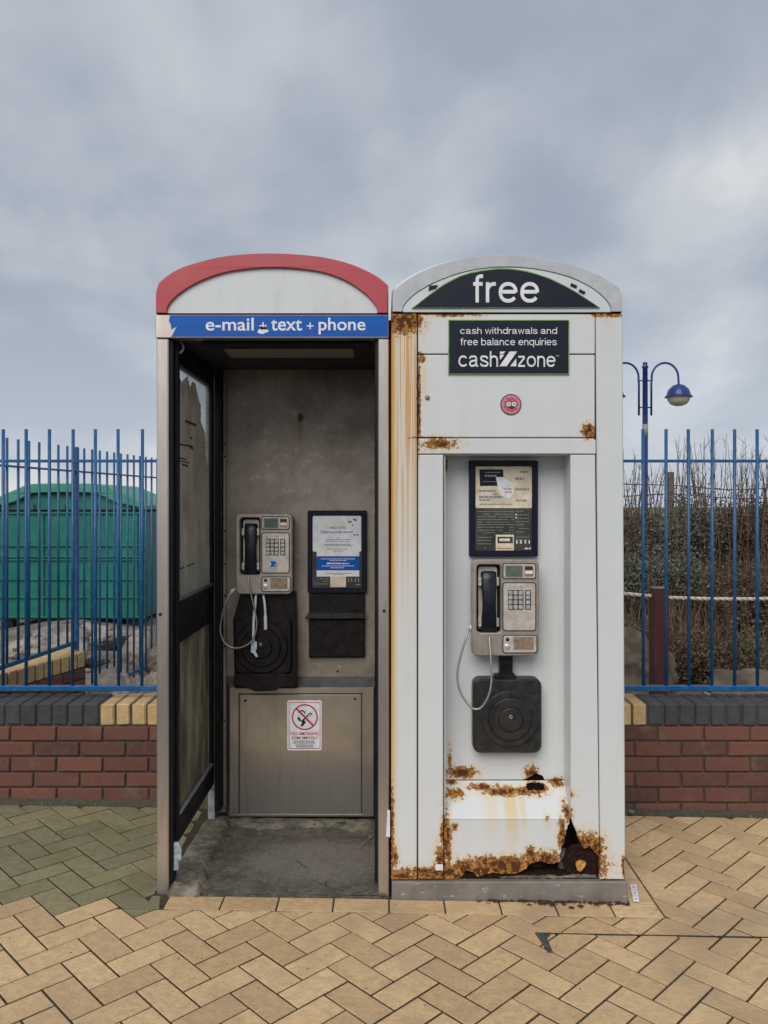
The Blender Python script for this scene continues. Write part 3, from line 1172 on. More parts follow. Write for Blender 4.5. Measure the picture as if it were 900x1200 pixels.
# inlaid access cover: thin dark frame lines
mb = MB()
cya = -.238
cxa = PX(632, cya)
mb = MB()
mb.box(cxa - PAVX, cxa + 1.1 - PAVX, cya, cya + .003, -.03, .0035)
fr = mb.build('cover_frame', 'joint_sand', None, None, True)
fr.parent = pave
mb = MB()
mb.prism([(cxa - PAVX - .014, cya + .003), (cxa - PAVX + .045, cya + .003), (cxa - PAVX + .020, cya - .03), (cxa - PAVX + .022, cya - .115), (cxa - PAVX + .006, cya - .115), (cxa - PAVX - .004, cya - .05)], .0046, -.03, (), 0, lambda u, v, d: (u, v, d))
fr = mb.build('cover_corner', 'cover_iron', None, None, True)
fr.parent = pave
# dark mortar haunch along the foot of the wall
mb = MB()
mb.prism([(WALLY + .02, -.02), (WALLY - .045, -.02), (WALLY - .045, .003), (WALLY + .0, .018), (WALLY + .02, .018)], -3.0 + .6, 3.4, (), 0, lambda u, v, d: (d, u, v))
fr = mb.build('mortar_haunch', 'mortar', None, None, True)
fr.parent = pave

# ------------------------------------------------------------------ brick wall, its coping and the return
WT = 0.215
WZ = 0.49


def brick_mesh(name, lx, ly, lz, seed, b=.004):
    rnd = random.Random(seed)
    mb = MB()
    mb.box(-lx / 2, lx / 2, -ly / 2, ly / 2, -lz / 2, lz / 2, b)
    mb.v = [(x + rnd.uniform(-.0015, .0015), y + rnd.uniform(-.0015, .0015), z + rnd.uniform(-.0015, .0015)) for x, y, z in mb.v]
    return mb.mesh(name)


bricks = [brick_mesh('brick', .215, .1025, .065, s_) for s_ in range(4)]
halfb = [brick_mesh('brick', .1025, .1025, .065, 20 + s_) for s_ in range(2)]
for b_ in bricks + halfb: b_.materials.append(MT['red_brick'])
cope = {}
for mname in ('buff_brick', 'blue_brick'):
    cope[mname] = [brick_mesh('coping_brick', .065, .215, .1025, 40 + s_, .006) for s_ in range(3)]
    for b_ in cope[mname]: b_.materials.append(MT[mname])


def wall(name, length, label, loc, rotz, dark, half_end=False):
    w = thing(name, loc, label, 'wall')
    w.rotation_euler = (0, 0, rotz)
    mb = MB()
    mb.box(0, length, .011, WT - .011, -.25, WZ - .006)
    o = mb.build('mortar_core', 'mortar', None, None, True)
    o.parent = w
    for row in range(7):
        z = WZ - .1025 - .010 - .0325 - row * .075
        off = 0 if row % 2 else -.1125
        k = 0
        while True:
            x = off + k * .225
            k += 1
            if x > length - .05: break
            x0, x1 = max(x, 0), min(x + .215, length)
            if x1 - x0 < .05: continue
            if x1 - x0 > .2:
                me = random.choice(bricks)
            elif x1 - x0 < .13:
                me = random.choice(halfb)
            else:
                me = brick_mesh('brick', x1 - x0, .1025, .065, 77)
                me.materials.append(MT['red_brick'])
            for side in ((0, 1) if name == 'return_wall' else (0,)):
                yy = .0512 if side == 0 else WT - .0512
                inst('brick', me, ((x0 + x1) / 2, yy + random.uniform(-.002, .002), z), w, (random.uniform(-.006, .006), random.uniform(-.006, .006), 0))
    n = int(length / .0755)
    for k in range(n):
        x = (k + .5) * length / n
        wx = loc[0] + x * math.cos(rotz)
        mname = 'blue_brick' if dark(wx, x) else 'buff_brick'
        inst('coping_brick', random.choice(cope[mname]), (x, WT / 2 + random.uniform(-.003, .003), WZ - .05125 + random.uniform(-.002, .001)), w, (random.uniform(-.006, .006), 0, random.uniform(-.008, .008)))
    return w


wall('brick_wall', 4.725, 'low red brick wall with buff and blue coping bricks behind both kiosks', (-2.375, WALLY, 0), 0, lambda wx, x: wx < -1.375 or wx > 1.285)
RA = Vector((-2.33, WALLY + WT + .012, 0))
RB = Vector((-1.975, 2.28, 0))
ang = math.atan2(RB.y - RA.y, RB.x - RA.x)
wall('return_wall', (RB - RA).length, 'short return wall with buff coping bricks running back beside the boulders', tuple(RA), ang, lambda wx, x: False)

# ------------------------------------------------------------------ blue railings
FY = 1.0
fn_ = thing('blue_railing', (0, FY, WZ), 'blue steel picket railing standing on the low brick wall behind the kiosks', 'fence')
pm = MB()
pm.tube([(0, 0, 0), (0, 0, PZ(503, FY) - PZ(806, FY))], .0083, 10)
pick = pm.mesh('picket')
pick.materials.append(MT['blue_paint'])
zb = PZ(806, FY)
xs_ = [PX(112, FY) + k * .1158 for k in range(-8, 9)] + [PX(754, FY) + k * .1142 for k in range(-6, 9)]
for x in xs_:
    inst('picket', pick, (x, 0, zb - WZ), fn_, (random.uniform(-.002, .002), random.uniform(-.003, .003), 0))
mb = MB()
mb.box(-2.36, 2.3, FY - .006, FY + .006, PZ(542, FY), PZ(538.6, FY), .001)
mb.build('top_rail', 'blue_paint', fn_)
mb = MB()
mb.box(-2.36, 2.3, FY - .016, FY + .016, zb - .015, zb + .012, .003)
mb.build('bottom_rail', 'blue_paint', fn_)
for x in (-2.33, -.45, .45, 2.25):
    mb = MB()
    mb.box(x - .02, x + .02, FY - .017, FY + .017, WZ - .02, PZ(520, FY), .003)
    mb.build('post', 'blue_paint', fn_)

SA = Vector((PX(89, 2.30), 2.30, 0))
SD = Vector((.16, 1.26, 0)).normalized()
sf = thing('side_railing', (SA.x, SA.y, 0), 'blue steel picket railing running back past the green skip', 'fence')
pm = MB()
pm.tube([(0, 0, 0), (0, 0, 1.838 - .12)], .0083, 8)
pick2 = pm.mesh('picket')
pick2.materials.append(MT['blue_paint'])
pm = MB()
pm.tube([(0, 0, 0), (0, 0, 1.838 - .545)], .0083, 8)
pick3 = pm.mesh('picket')
pick3.materials.append(MT['blue_paint'])
for k in range(-10, 24):
    q = SD * (.11 * k)
    if k == 0: continue
    inst('picket', pick3 if k < 0 else pick2, (q.x, q.y, .545 if k < 0 else .12), sf)
a, b = SA - SD * 1.12, SA + SD * 2.55


def flatbar(a, b, z, hw, hh):
    mb = MB()
    d = (b - a).normalized()
    n = Vector((-d.y, d.x, 0)) * hw
    v = [p + n * s + Vector((0, 0, z + t)) for p in (a, b) for s in (-1, 1) for t in (-hh, hh)]
    mb.add(v, [(0, 1, 3, 2), (4, 6, 7, 5), (0, 4, 5, 1), (2, 3, 7, 6), (0, 2, 6, 4), (1, 5, 7, 3)])
    return mb


flatbar(a, b, 1.678, .006, .006).build('top_rail', 'blue_paint', sf)
flatbar(SA, b, .16, .012, .012).build('bottom_rail', 'blue_paint', sf)
flatbar(a, SA, .545, .012, .012).build('bottom_rail', 'blue_paint', sf)
mb = MB()
mb.box(SA.x - .017, SA.x + .017, SA.y - .017, SA.y + .017, .46, 1.84, .004)
mb.build('post', 'blue_paint', sf)
mb = MB()
mb.box(b.x - .02, b.x + .02, b.y - .02, b.y + .02, -.1, 1.84, .004)
mb.build('post', 'blue_paint', sf)
mb = MB()
mb.box(a.x - .02, a.x + .02, a.y - .02, a.y + .02, .46, 1.84, .004)
mb.build('post', 'blue_paint', sf)


# ------------------------------------------------------------------ kiosk roofs
def arch_shape(outer, inner):
    return smooth2(outer), smooth2(inner)


def smooth2(pts, n=5):
    return [(p.x, p.y) for p in smooth_path([Vector((x, y, 0)) for x, y in pts], n)]


def roof(parent, outer, inner, base_y, cx, mat, trim_mat, grow=1.018):
    O = smooth2(outer)
    I = smooth2(inner)
    O = [(O[0][0], base_y)] + O + [(O[-1][0], base_y)]
    I = [(I[0][0], base_y)] + I + [(I[-1][0], base_y)]
    ring = P2(O) + P2(list(reversed(I)))
    mb = MB()
    mb.prism(ring, -.004, .05, (), .0015)
    mb.build('arch_trim', trim_mat, parent)
    # shell: front outline grows through a chamfer, runs back, closes behind
    big = []
    for i, (x, y) in enumerate(O):
        p_, q_ = O[max(i - 1, 0)], O[min(i + 1, len(O) - 1)]
        t_ = Vector((q_[0] - p_[0], q_[1] - p_[1])).normalized()
        n_ = Vector((t_.y, -t_.x))
        k_ = 1.2 + 9.5 * abs(n_.x * n_.y)
        big.append((min(max(x + n_.x * k_, O[0][0] - .8), O[-1][0] + .8), y + n_.y * k_ if y < base_y - 1 else y))
    secs = [(.002, P2(O)), (.020, P2([((a[0] + b_[0] * 2) / 3, (a[1] + b_[1] * 2) / 3) for a, b_ in zip(O, big)])), (.05, P2(big)), (.76, P2(big)), (.80, P2(O))]
    mb = MB()
    v = [(x, yy, z) for yy, s_ in secs for x, z in s_]
    n = len(O)
    f = [(i * n + j, i * n + j + 1, (i + 1) * n + j + 1, (i + 1) * n + j) for i in range(len(secs) - 1) for j in range(n - 1)]
    mb.add(v, f, True)
    mb.add([(x, .80, z) for x, z in P2(O)], [tuple(range(n))])
    mb.add([(PX(O[0][0]), .0, PZ(base_y)), (PX(O[-1][0]), .0, PZ(base_y)), (PX(O[-1][0]), .80, PZ(base_y)), (PX(O[0][0]), .80, PZ(base_y))], [(0, 1, 2, 3)])
    return mb.build('roof', mat, parent), P2(I), I


# ------------------------------------------------------------------ the open phone booth
bt = thing('phone_booth', (PX(319), .38, 0), 'open doorless phone booth with red arched roof and blue header sign', 'phone booth', None)
lo = [(183, 345), (184.5, 338), (190, 330), (210, 316), (237, 306.5), (270, 299.8), (319, 297.2), (370, 300.5), (403, 308), (430, 319.5), (447, 331), (453.5, 340), (454.5, 347)]
li = [(195.5, 362), (200, 354), (213, 342), (237, 328.5), (270, 318), (319, 313.5), (370, 317.5), (403, 328), (427, 343.5), (438, 355), (442, 362)]
rf, Iw, Ipx = roof(bt, lo, li, 367, 319, 'red_plastic', 'red_plastic')
mb = MB()
mb.prism(Iw, .008, .03)
mb.build('arch_panel', 'white_plastic', bt)
# header, torn vinyl, lettering
mb = MB()
pbox(mb, 182, 368.4, 455.5, 396, .0, .06, .003)
hd = mb.build('header', 'post_metal', bt)
vin = [(454.8, 369.6), (454.8, 394.6), (200.5, 394.6), (203, 391), (205, 386.5), (207.5, 382.8), (202.5, 385), (201, 386.8), (200.2, 381), (198, 376), (199, 369.6)]
mb = MB()
mb.prism(P2(vin), -.0012, .002)
hs = mb.build('header_sign', 'blue_vinyl', bt)
mb = MB()
text_mesh(mb, 'e-mail', 241, 372.3, 297.3, 387.5, -.0018, .012)
text_mesh(mb, 'text', 317.5, 374.2, 354, 387.5, -.0018, .012)
text_mesh(mb, 'phone', 373.3, 372.3, 428.3, 391.8, -.0018, .012)
text_mesh(mb, '+', 304, 377.5, 312.5, 385.8, -.0018)
text_mesh(mb, '+', 359.5, 377.8, 367.5, 386, -.0018)
mb.build('lettering', 'letter_white', hs)
mb = MB()
mb.prism(P2(jag([(301.5, 389.5), (304, 386), (308, 384.6), (311, 386), (314.8, 386.8), (313.5, 389.2), (309, 391.4), (305, 391)], 2.0, .5, True)), -.0022, -.0008)
mb.build('torn_patch', 'paper_white', hs)
mb = MB()
mb.prism(P2(jag([(303.5, 384.5), (307, 383), (312, 384), (311, 386.5), (306, 386.5)], 2, .4, True)), -.0026, -.001)
mb.build('torn_patch', 'rust_heavy', hs)
# posts
zf = -.06
for x0, x1 in ((183, 197), (443, 456)):
    mb = MB()
    mb.box(PX(x0), PX(x1), .004, .055, zf, PZ(396.2), .004)
    po = mb.build('post', 'post_metal', bt)
    mb = MB()
    ix = PX(x1) if x0 < 300 else PX(x0)
    sg = 1 if x0 < 300 else -1
    mb.box(ix - sg * .008, ix + sg * .013, .02, .075, .03, PZ(396.4), .003)
    mb.build('door_seal', 'black_frame', bt)
for (px, py) in ((187.5, 720), (450, 716)):
    mb = MB()
    mb.lathe([(0, 0), (.0058, 0), (.0058, .004)], (PX(px), .0015, PZ(py)), 'Y', 10)
    mb.build('screw_hole', 'black_frame', bt)
SXW = -.800                                   # left glazed wall plane


def side(x, y):
    d = -SXW * FPX / (CX - x)
    return (d - DIST, CAMZ - (y - HY) * d / FPX)


fside = lambda u, v, d: (d, u, v)
YF, YB = .075, .735
# glazed side: frame with two openings
up_o = [(.085, 1.088), (.665, 1.088), (.665, 2.0), (.085, 2.0)]
lo_o = [(.085, .262), (.665, .262), (.665, .925), (.085, .925)]
mb = MB()
mb.prism([(.055, .165), (.705, .165), (.705, 2.085), (.055, 2.085)], SXW + .012, SXW - .018, (up_o, lo_o), .002, fside)
sfm = mb.build('side_frame', 'black_frame', bt)
mb = MB()
mb.prism([(.083, 1.086), (.667, 1.086), (.667, 2.002), (.083, 2.002)], SXW - .002, SXW - .007, (), 0, fside)
mb.build('pane', 'hazy_glass', sfm)
film = [side(*q) for q in jag([(203.6, 438), (206, 446), (210, 440), (213, 449), (217, 443), (219.5, 441), (222.5, 454), (226, 447), (229.5, 450.5), (232, 465), (235, 474), (235.5, 494), (240.5, 510), (241.5, 540), (244.6, 552), (245.2, 620), (246, 688)], 3, .45)]
film += [(.085, 1.09)]
mb = MB()
mb.prism(film, SXW + .0005, SXW - .0015, (), 0, fside)
mb.build('torn_poster', 'torn_film', sfm)
mb = MB()
for (x0, y0, x1, y1, t) in ((203.8, 487.5, 209, 489.5, 2.6), (216.5, 491.5, 229.5, 497, 3.2), (204, 518.5, 224, 522, 2.2), (222.5, 521, 226, 523.5, 4), (222.8, 511.5, 225, 512.5, 3), (209, 535, 218.5, 538, 1.8), (209, 539, 222, 542, 1.5), (213, 543, 220, 545, 2.6), (203.8, 541, 205.5, 541.5, 3), (205, 668, 216, 664, 1.5), (218, 663, 228, 659, 1.5)):
    q = [side(x0, y0), side(x1, y1), side(x1, y1 + t), side(x0, y0 + t)]
    mb.add([(SXW + .0012, u, v) for u, v in q], [(0, 1, 2, 3)])
mb.build('poster_marks', 'twig', sfm)
mb = MB()
mb.prism([(.083, .26), (.667, .26), (.667, .927), (.083, .927)], SXW - .002, SXW - .007, (), 0, fside)
mb.build('pane', 'dirty_pane', sfm)
for z0, z1 in ((.262, .275), (1.088, 1.10)):
    mb = MB()
    mb.box(SXW + .0005, SXW + .016, .085, .665, z0, z1, .003)
    mb.build('glazing_bead', 'galvanised' if z0 < 1 else 'steel', sfm)
# right hand side wall between the two kiosks
mb = MB()
mb.box(PX(447), PX(453), .06, .78, .02, 2.085, .002)
mb.build('side_wall', 'steel', bt)
mb = MB()
mb.box(PX(453.2), PX(459.2), .10, .13, .0, PZ(368), 0)  # added dark filler: hides the sky so the gap looks shaded
mb.build('dark_gap_strip', 'dark_core', bt)
mb = MB()
mb.box(PX(442.5), PX(447) - .001, .60, .745, .02, 2.085, .002)
mb.build('corner_post', 'black_frame', bt)
# back wall
mb = MB()
mb.box(PX(198), PX(452), .740, .765, .02, 2.0905)
mb.build('back_wall', 'steel', bt)
mb = MB()
mb.box(-.778, -.752, .665, .739, .05, 2.085, .003)
mb.build('corner_post', 'black_frame', bt)
mb = MB()
mb.box(-.750, -.735, .722, .739, .05, 2.085, .002)
st_ = mb.build('edge_strip', 'steel', bt)
for yy in (520, 535, 622, 661, 698, 757, 845):
    mb = MB()
    mb.lathe([(0, 0), (.004, 0), (.005, .002)], (-.7425, .7205, PZ(yy, .72)), 'Y', 8)
    mb.build('screw', 'black_frame', st_)
mb = MB()
mb.lathe([(0, 0), (.005, 0), (.006, .002)], (PX(395.5, .735), .7385, PZ(787, .735)), 'Y', 8)
mb.build('screw', 'black_frame', bt)
# ceiling and its lamp panel
mb = MB()
mb.box(PX(190), PX(452), .065, .775, 2.0905, 2.16)
ce = mb.build('ceiling', 'ceiling_dark', bt)
mb = MB()
mb.box(-.64, -.12, .17, .33, 2.072, 2.0895, .006)
mb.build('lamp_panel', 'diffuser', bt)
mb = MB()
mb.box(-.70, -.05, .07, .11, 2.065, 2.0895, .004)
mb.build('ceiling_rail', 'black_frame', bt)
mb = MB()
mb.lathe([(.018, .012), (.020, .0), (.026, .0), (.027, .012)], (PX(207.8, .08), .075, PZ(407, .08)), 'Y', 20)
mb.build('round_fitting', 'galvanised', bt)
# steel cabinet at the foot of the back wall
CYF = .685
mb = MB()
xa, xb = PX(264, .735), PX(446, .735)
z0, z1 = .02, PZ(793, .735)
xi0, xi1 = PX(269, CYF), PX(438, CYF)
zi1 = PZ(806, CYF)
v = [(xa, .7395, z0), (xb, .7395, z0), (xb, .7395, z1), (xa, .7395, z1), (xi0, CYF + .006, z0), (xi1, CYF + .006, z0), (xi1, CYF + .006, zi1), (xi0, CYF + .006, zi1)]
mb.add(v, [(0, 1, 2, 3), (4, 5, 6, 7), (0, 4, 7, 3), (1, 5, 6, 2), (3, 7, 6, 2), (0, 1, 5, 4)])
cb = mb.build('cabinet', plain('slate_edge', (0.075, 0.08, 0.085), .45, .3, .2, 12).m, bt)
mb = MB()
mb.prism([(xi0, z0), (xi1, z0), (xi1, zi1), (xi0, zi1)], CYF, CYF + .008, ([(PX(279.5, CYF), z0 + .012), (PX(424.5, CYF), z0 + .012), (PX(424.5, CYF), PZ(812.5, CYF)), (PX(279.5, CYF), PZ(812.5, CYF))],), .0015)
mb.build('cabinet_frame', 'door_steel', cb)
mb = MB()
pbox(mb, 281, 814.2, 423.3, 955.2, CYF + .001, CYF + .007, .002, CYF)
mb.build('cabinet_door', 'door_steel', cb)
for px in (287.5, 416):
    mb = MB()
    mb.lathe([(0, 0), (.0045, 0), (.007, .003)], (PX(px, CYF), CYF - .0015, PZ(821 if px < 300 else 819, CYF)), 'Y', 10)
    mb.build('bolt', 'rust_heavy', cb)
# floor slab with rough raised mortar strip
mb = MB()
N1, N2 = 46, 40
vv = []
fx0, fx1 = PX(197) - .004, PX(452)
for j in range(N2 + 1):
    for i in range(N1 + 1):
        x = fx0 + (fx1 - fx0) * i / N1
        y = -.009 + .745 * j / N2
        zz_ = .004 + noise.noise(Vector((x * 6, y * 6, 1))) * .006 + noise.noise(Vector((x * 22, y * 22, 5))) * .002 + pave_z(x) * .55
        vv.append((x, y, zz_))
mb.add(vv, [(j * (N1 + 1) + i, j * (N1 + 1) + i + 1, (j + 1) * (N1 + 1) + i + 1, (j + 1) * (N1 + 1) + i) for j in range(N2) for i in range(N1)], True)
k0 = len(mb.v)
mb.add([(fx0, -.009, -.06), (fx1, -.009, -.06), (fx1, -.009, vv[N1][2]), (fx0, -.009, vv[0][2])], [(0, 1, 2, 3)])
mb.build('floor_slab', 'concrete', bt)


def lump(poly, h_, seed, n=26):
    xs, ys = [q[0] for q in poly], [q[1] for q in poly]
    x0, x1, y0, y1 = min(xs), max(xs), min(ys), max(ys)

    def inside(x, y):
        d = 1e9
        ins = False
        for i in range(len(poly)):
            a, b_ = poly[i], poly[(i + 1) % len(poly)]
            if (a[1] > y) != (b_[1] > y) and x < (b_[0] - a[0]) * (y - a[1]) / (b_[1] - a[1]) + a[0]: ins = not ins
            e = Vector((b_[0] - a[0], b_[1] - a[1])); w = Vector((x - a[0], y - a[1]))
            t = max(0, min(1, w.dot(e) / max(e.dot(e), 1e-9)))
            d = min(d, (w - e * t).length)
        return d if ins else -d
    mb = MB()
    m_ = int(n * (y1 - y0) / (x1 - x0))
    v = []
    for j in range(m_ + 1):
        for i in range(n + 1):
            x, y = x0 + (x1 - x0) * i / n, y0 + (y1 - y0) * j / m_
            d = inside(x, y) + noise.noise(Vector((x * 25, y * 25, seed))) * .012
            k = max(-.6, min(1, d / .018))
            z = h_ * k + (noise.noise(Vector((x * 18, y * 18, seed + 3))) * .007 + noise.noise(Vector((x * 50, y * 50, seed + 3))) * .003 if k > 0 else 0) + pave_z(x) * .55
            v.append((x, y, z))
    mb.add(v, [(j * (n + 1) + i, j * (n + 1) + i + 1, (j + 1) * (n + 1) + i + 1, (j + 1) * (n + 1) + i) for j in range(m_) for i in range(n)], True)
    return mb


def gpt(x, y, z=.01):
    d = FPX * (CAMZ - z) / (y - HY)
    return ((x - CX) * d / FPX, d - DIST)


lump([gpt(*q) for q in ((198, 1046), (198, 1030), (206, 1012), (222, 990), (240, 962), (266, 962), (270, 968), (262, 985), (252, 1003), (243, 1020), (247, 1032), (232, 1047))], .026, 3).build('mortar_strip', 'old_mortar', bt)
lump([gpt(*q) for q in ((268, 956), (441, 957), (441, 971), (418, 974), (390, 966), (340, 968), (300, 972), (266, 966))], .014, 8).build('mortar_strip', 'old_mortar', bt)
# galvanised feet
mb = MB()
pbox(mb, 243.5, 925, 252, 962, .70, .735, .003)
mb.build('foot_bracket', 'galvanised', bt)
mb = MB()
mb.prism(P2(jag([(201, 988), (209, 988), (212, 993), (212.5, 1007), (209, 1010), (208.5, 1019), (201, 1022)], 3, .5, True), .03), .03, .045, (), .001)
mb.build('foot_bracket', 'bracket_blue', bt)
# pale tape on the right post
mb = MB()
mb.prism(P2([(454, 949), (457, 950), (457, 981), (452.5, 980)]), -.001, .004)
mb.build('tape', 'paper_white', bt)

# ------------------------------------------------------------------ the white cash kiosk
kk = thing('cash_kiosk', (PX(596), .4, 0), 'rusty white cash machine kiosk with a payphone set in a tall recess', 'cash kiosk')
XL, XR = 458.5, 733
ro = [(460, 352), (460.8, 346), (466, 337), (482, 325), (507, 313), (540, 303.5), (583, 299), (630, 301.5), (673, 311.5), (704, 323.5), (722, 335.5), (728, 345), (729, 352)]
ri = [(472, 360), (478, 352), (490, 342), (512, 330), (545, 318.5), (583, 313.2), (625, 315), (665, 324), (693, 337), (709, 350), (716, 360)]
rf, Iw, Ipx = roof(kk, ro, ri, 365.5, 594, 'white_plastic', 'trim_grey')
mb = MB()
mb.prism([(x * .997 + .003 * PX(594), z - .0015) for x, z in Iw], -.001, .03, (), .0015)
mb.build('arch_panel', 'white_plastic', kk)
arc = [(482.5, 361.5)] + smooth2([(488, 357.5), (505, 344), (525, 330.5), (548, 320.5), (583, 314.8), (612, 317), (640, 325), (668, 338.5), (690, 352.5), (702.5, 361)])
mb = MB()
mb.prism(P2(arc), -.0072, -.0012)
mb.build('sign_edge', 'green_edge', kk)
ac = (593, 350)
arc2 = [(ac[0] + (x - ac[0]) * .982, ac[1] + (y - ac[1]) * .955 - .1) for x, y in arc]
mb = MB()
mb.prism(P2(arc2), -.0084, -.004)
sg = mb.build('arch_sign', 'navy_sign', kk)
mb = MB()
sans_mesh(mb, 'free', 554.5, 321.5, 631.8, 354.6, -.0090, 1.1)
mb.build('lettering', 'letter_white', sg)
for q in ([(503, 335), (513, 334.5), (511, 338), (502, 341)], [(669, 332), (676, 335), (675, 338), (668, 335)], [(679, 339), (686, 342.5), (684, 345), (678, 342)]):
    mb = MB()
    mb.prism(P2(q), -.005, -.0012)
    mb.build('fixing_tab', 'navy_sign', kk)
# body behind everything
mb = MB()
mb.box(PX(XL) + .012, PX(XR) - .012, .20, .78, -.02, PZ(367.5))
mb.build('body', 'white_paint', kk)
mb = MB()
mb.box(PX(XL) + .012, PX(XR) - .012, .012, .04, PZ(531), PZ(367.5))
mb.box(PX(XL) + .012, PX(521), .012, .19, PZ(1030), PZ(531) - .001)
mb.box(PX(704), PX(XR) - .012, .012, .19, PZ(1030), PZ(531) - .001)
mb.build('inner_frame', 'dark_core', kk)
mb = MB()
mb.box(PX(521) + .001, PX(704) - .001, .185, .195, PZ(1031), PZ(531))  # added dark plates stand in for shade behind the holes
mb.box(PX(521) + .001, PX(704) - .001, .1402, .184, PZ(960), PZ(956))
mb.build('shade_plate', 'dark_core', kk)
# corner posts (front faces flush, wrap round the sides)
mb = MB()
mb.box(PX(XL), PX(488.6), .0, .10, PZ(1031), PZ(367.3), .004)
mb.build('corner_post', 'white_post', kk)
mb = MB()
pr = [(PX(698.4), PZ(367.3)), (PX(729.6), PZ(367.3)), (PX(XR), PZ(1006)), (PX(731.2), PZ(1012)), (PX(XR) - .001, PZ(1031)), (PX(703.3), PZ(1031))]
mb.prism(pr, .0, .10, (), .004)
mb.build('corner_post', 'white_post_right', kk)
mb = MB()
mb.box(PX(XL) + .003, PX(XL) + .011, .1005, .77, PZ(1031), PZ(367.5))
mb.build('side_panel', 'white_paint', kk)
mb = MB()
mb.box(PX(XR) - .016, PX(XR) - .008, .1005, .77, PZ(1031), PZ(367.5))
mb.build('side_panel', 'white_paint', kk)
# fascia panels, lintel, jambs
mb = MB()
pbox(mb, 490, 368.3, 697.4, 414.6, .002, .012, .003)
mb.build('fascia_panel', 'white_fascia', kk)
mb = MB()
pbox(mb, 490.3, 415.8, 697.2, 512.6, .003, .012, .003)
fp = mb.build('fascia_panel', 'white_fascia', kk)
mb = MB()
pbox(mb, 490, 513.8, 698.5, 532, .0, .012, .003)
mb.build('lintel', 'white_fascia', kk)
mb = MB()
mb.lathe([(0, -.003), (.008, -.002), (.0095, .001)], (PX(501), .001, PZ(466)), 'Y', 14)
mb.build('lock', 'plinth_steel', kk)
RY = .13                          # recess back
mb = MB()
mb.prism(P2([(490.2, 533), (519.5, 533), (519.5, 1030), (490.2, 1030)]), .0, .0115, (), .003)
mb.build('jamb', 'white_jamb_left', kk)
jamb = [(668.6, 533), (697.5, 533), (702.2, 1008)] + jag([(702, 1004), (697, 999), (691, 993), (684, 995), (677, 980), (672, 967)], 3, .8) + [(669, 958)]
mb = MB()
mb.prism(P2(jamb), .0, .0115, (), .0022)
mb.build('jamb', 'white_jamb_right', kk)
mb = MB()
mb.prism(P2(jag([(677, 1021), (676, 1013), (681, 1010), (687, 1012), (686, 1017), (681, 1022)], 2, .6, True)), .006, .02)
mb.build('paint_flake', 'gold_rust', kk)
mb = MB()
mb.box(PX(519.5), PX(519.5) + .008, .0125, RY, PZ(957), PZ(533))
mb.build('reveal', 'white_paint', kk)
mb = MB()
mb.prism([(.0125, PZ(961)), (RY, PZ(930)), (RY, PZ(533)), (.0125, PZ(533))], PX(669.8), PX(669.8) + .006, (), 0, fside)
mb.build('reveal', 'white_paint', kk)
mb = MB()
mb.box(PX(519.5), PX(670), .0125, RY, PZ(532) - .002, PZ(532) + .01)
mb.build('reveal', 'white_paint', kk)
mb = MB()
mb.prism(P2([(512, 528), (675, 528), (675, 913.5), (638, 913.5), (636, 909), (628, 906), (618, 912), (612, 913.5), (512, 913.5)], RY), RY, RY + .01)
mb.build('recess_back', 'white_recess', kk)
# sloping sill from the recess back down to the front panel, with a rusted hole
SB, SF = (RY - .001, PZ(914.5, RY)), (.014, PZ(960, .014))


def sill_map(px, t, d):
    """px on the front plane scale, t 0 (back) .. 1 (front)"""
    y = SB[0] + (SF[0] - SB[0]) * t
    z = SB[1] + (SF[1] - SB[1]) * t
    n = Vector((SB[1] - SF[1], SB[0] - SF[0]))
    return (PX(px, y), y + d * .6, z - d * .6)


mb = MB()
hole = [(617.5, .06), (624, .05), (632, .05), (637.5, .1), (638, .24), (634, .27), (627, .24), (619, .27), (616.5, .18)]
mb.prism([(518, 0), (672, 0), (668, 50), (521, 50)], 0, .008, ([(u, v * 50) for u, v in hole],), 0, lambda u, v, d: sill_map(u, v / 50, d))
mb.build('sill', 'white_lower', kk)
# front lower panel with eaten away bottom edge and the big hole
edge_r = jag([(667, 962), (664, 974), (660, 988), (657, 998), (656, 1010), (646, 1013), (638, 1010), (630, 1009), (623, 1012), (618, 1015), (617, 1018)], 3, .8)
edge_b = jag([(617, 1018), (608, 1022), (600, 1024), (585, 1023.5), (576, 1022), (568, 1025), (560, 1027), (553, 1021), (547, 1020), (542, 1025), (538, 1029)], 3, .8)
panel = [(520.6, 961), (667, 961)] + edge_r[1:] + edge_b[1:] + [(535, 1030), (520.6, 1030)]
mb = MB()
mb.prism(P2(panel, .012), .012, .016)
mb.build('lower_panel', 'white_lower', kk)
mb = MB()
pbox(mb, 510.5, 1013, 519, 1020, -.0012, .001)
mb.build('sticker_remnant', 'paper_white', kk)
# what the holes show: rusted inner plates, a pipe, the base channel
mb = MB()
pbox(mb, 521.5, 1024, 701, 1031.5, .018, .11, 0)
mb.build('base_channel', 'rust_shaded', kk)
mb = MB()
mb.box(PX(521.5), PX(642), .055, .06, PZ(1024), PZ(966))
mb.build('inner_plate', 'rust_shaded', kk)
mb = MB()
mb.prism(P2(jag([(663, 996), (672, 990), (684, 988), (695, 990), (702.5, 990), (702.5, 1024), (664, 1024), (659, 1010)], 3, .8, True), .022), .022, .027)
mb.build('inner_plate', 'rust_shaded', kk)
mb = MB()
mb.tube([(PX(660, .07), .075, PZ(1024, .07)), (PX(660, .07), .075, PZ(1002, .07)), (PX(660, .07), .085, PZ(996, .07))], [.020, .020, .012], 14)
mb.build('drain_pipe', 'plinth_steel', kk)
mb = MB()
mb.prism(P2(jag([(585, 1027.5), (620, 1026), (640, 1025), (656, 1027), (672, 1024.5), (698, 1025), (700, 1027.5), (650, 1029), (590, 1029)], 3, .8, True), .016), .014, .0175)
mb.build('debris', 'old_mortar', kk)
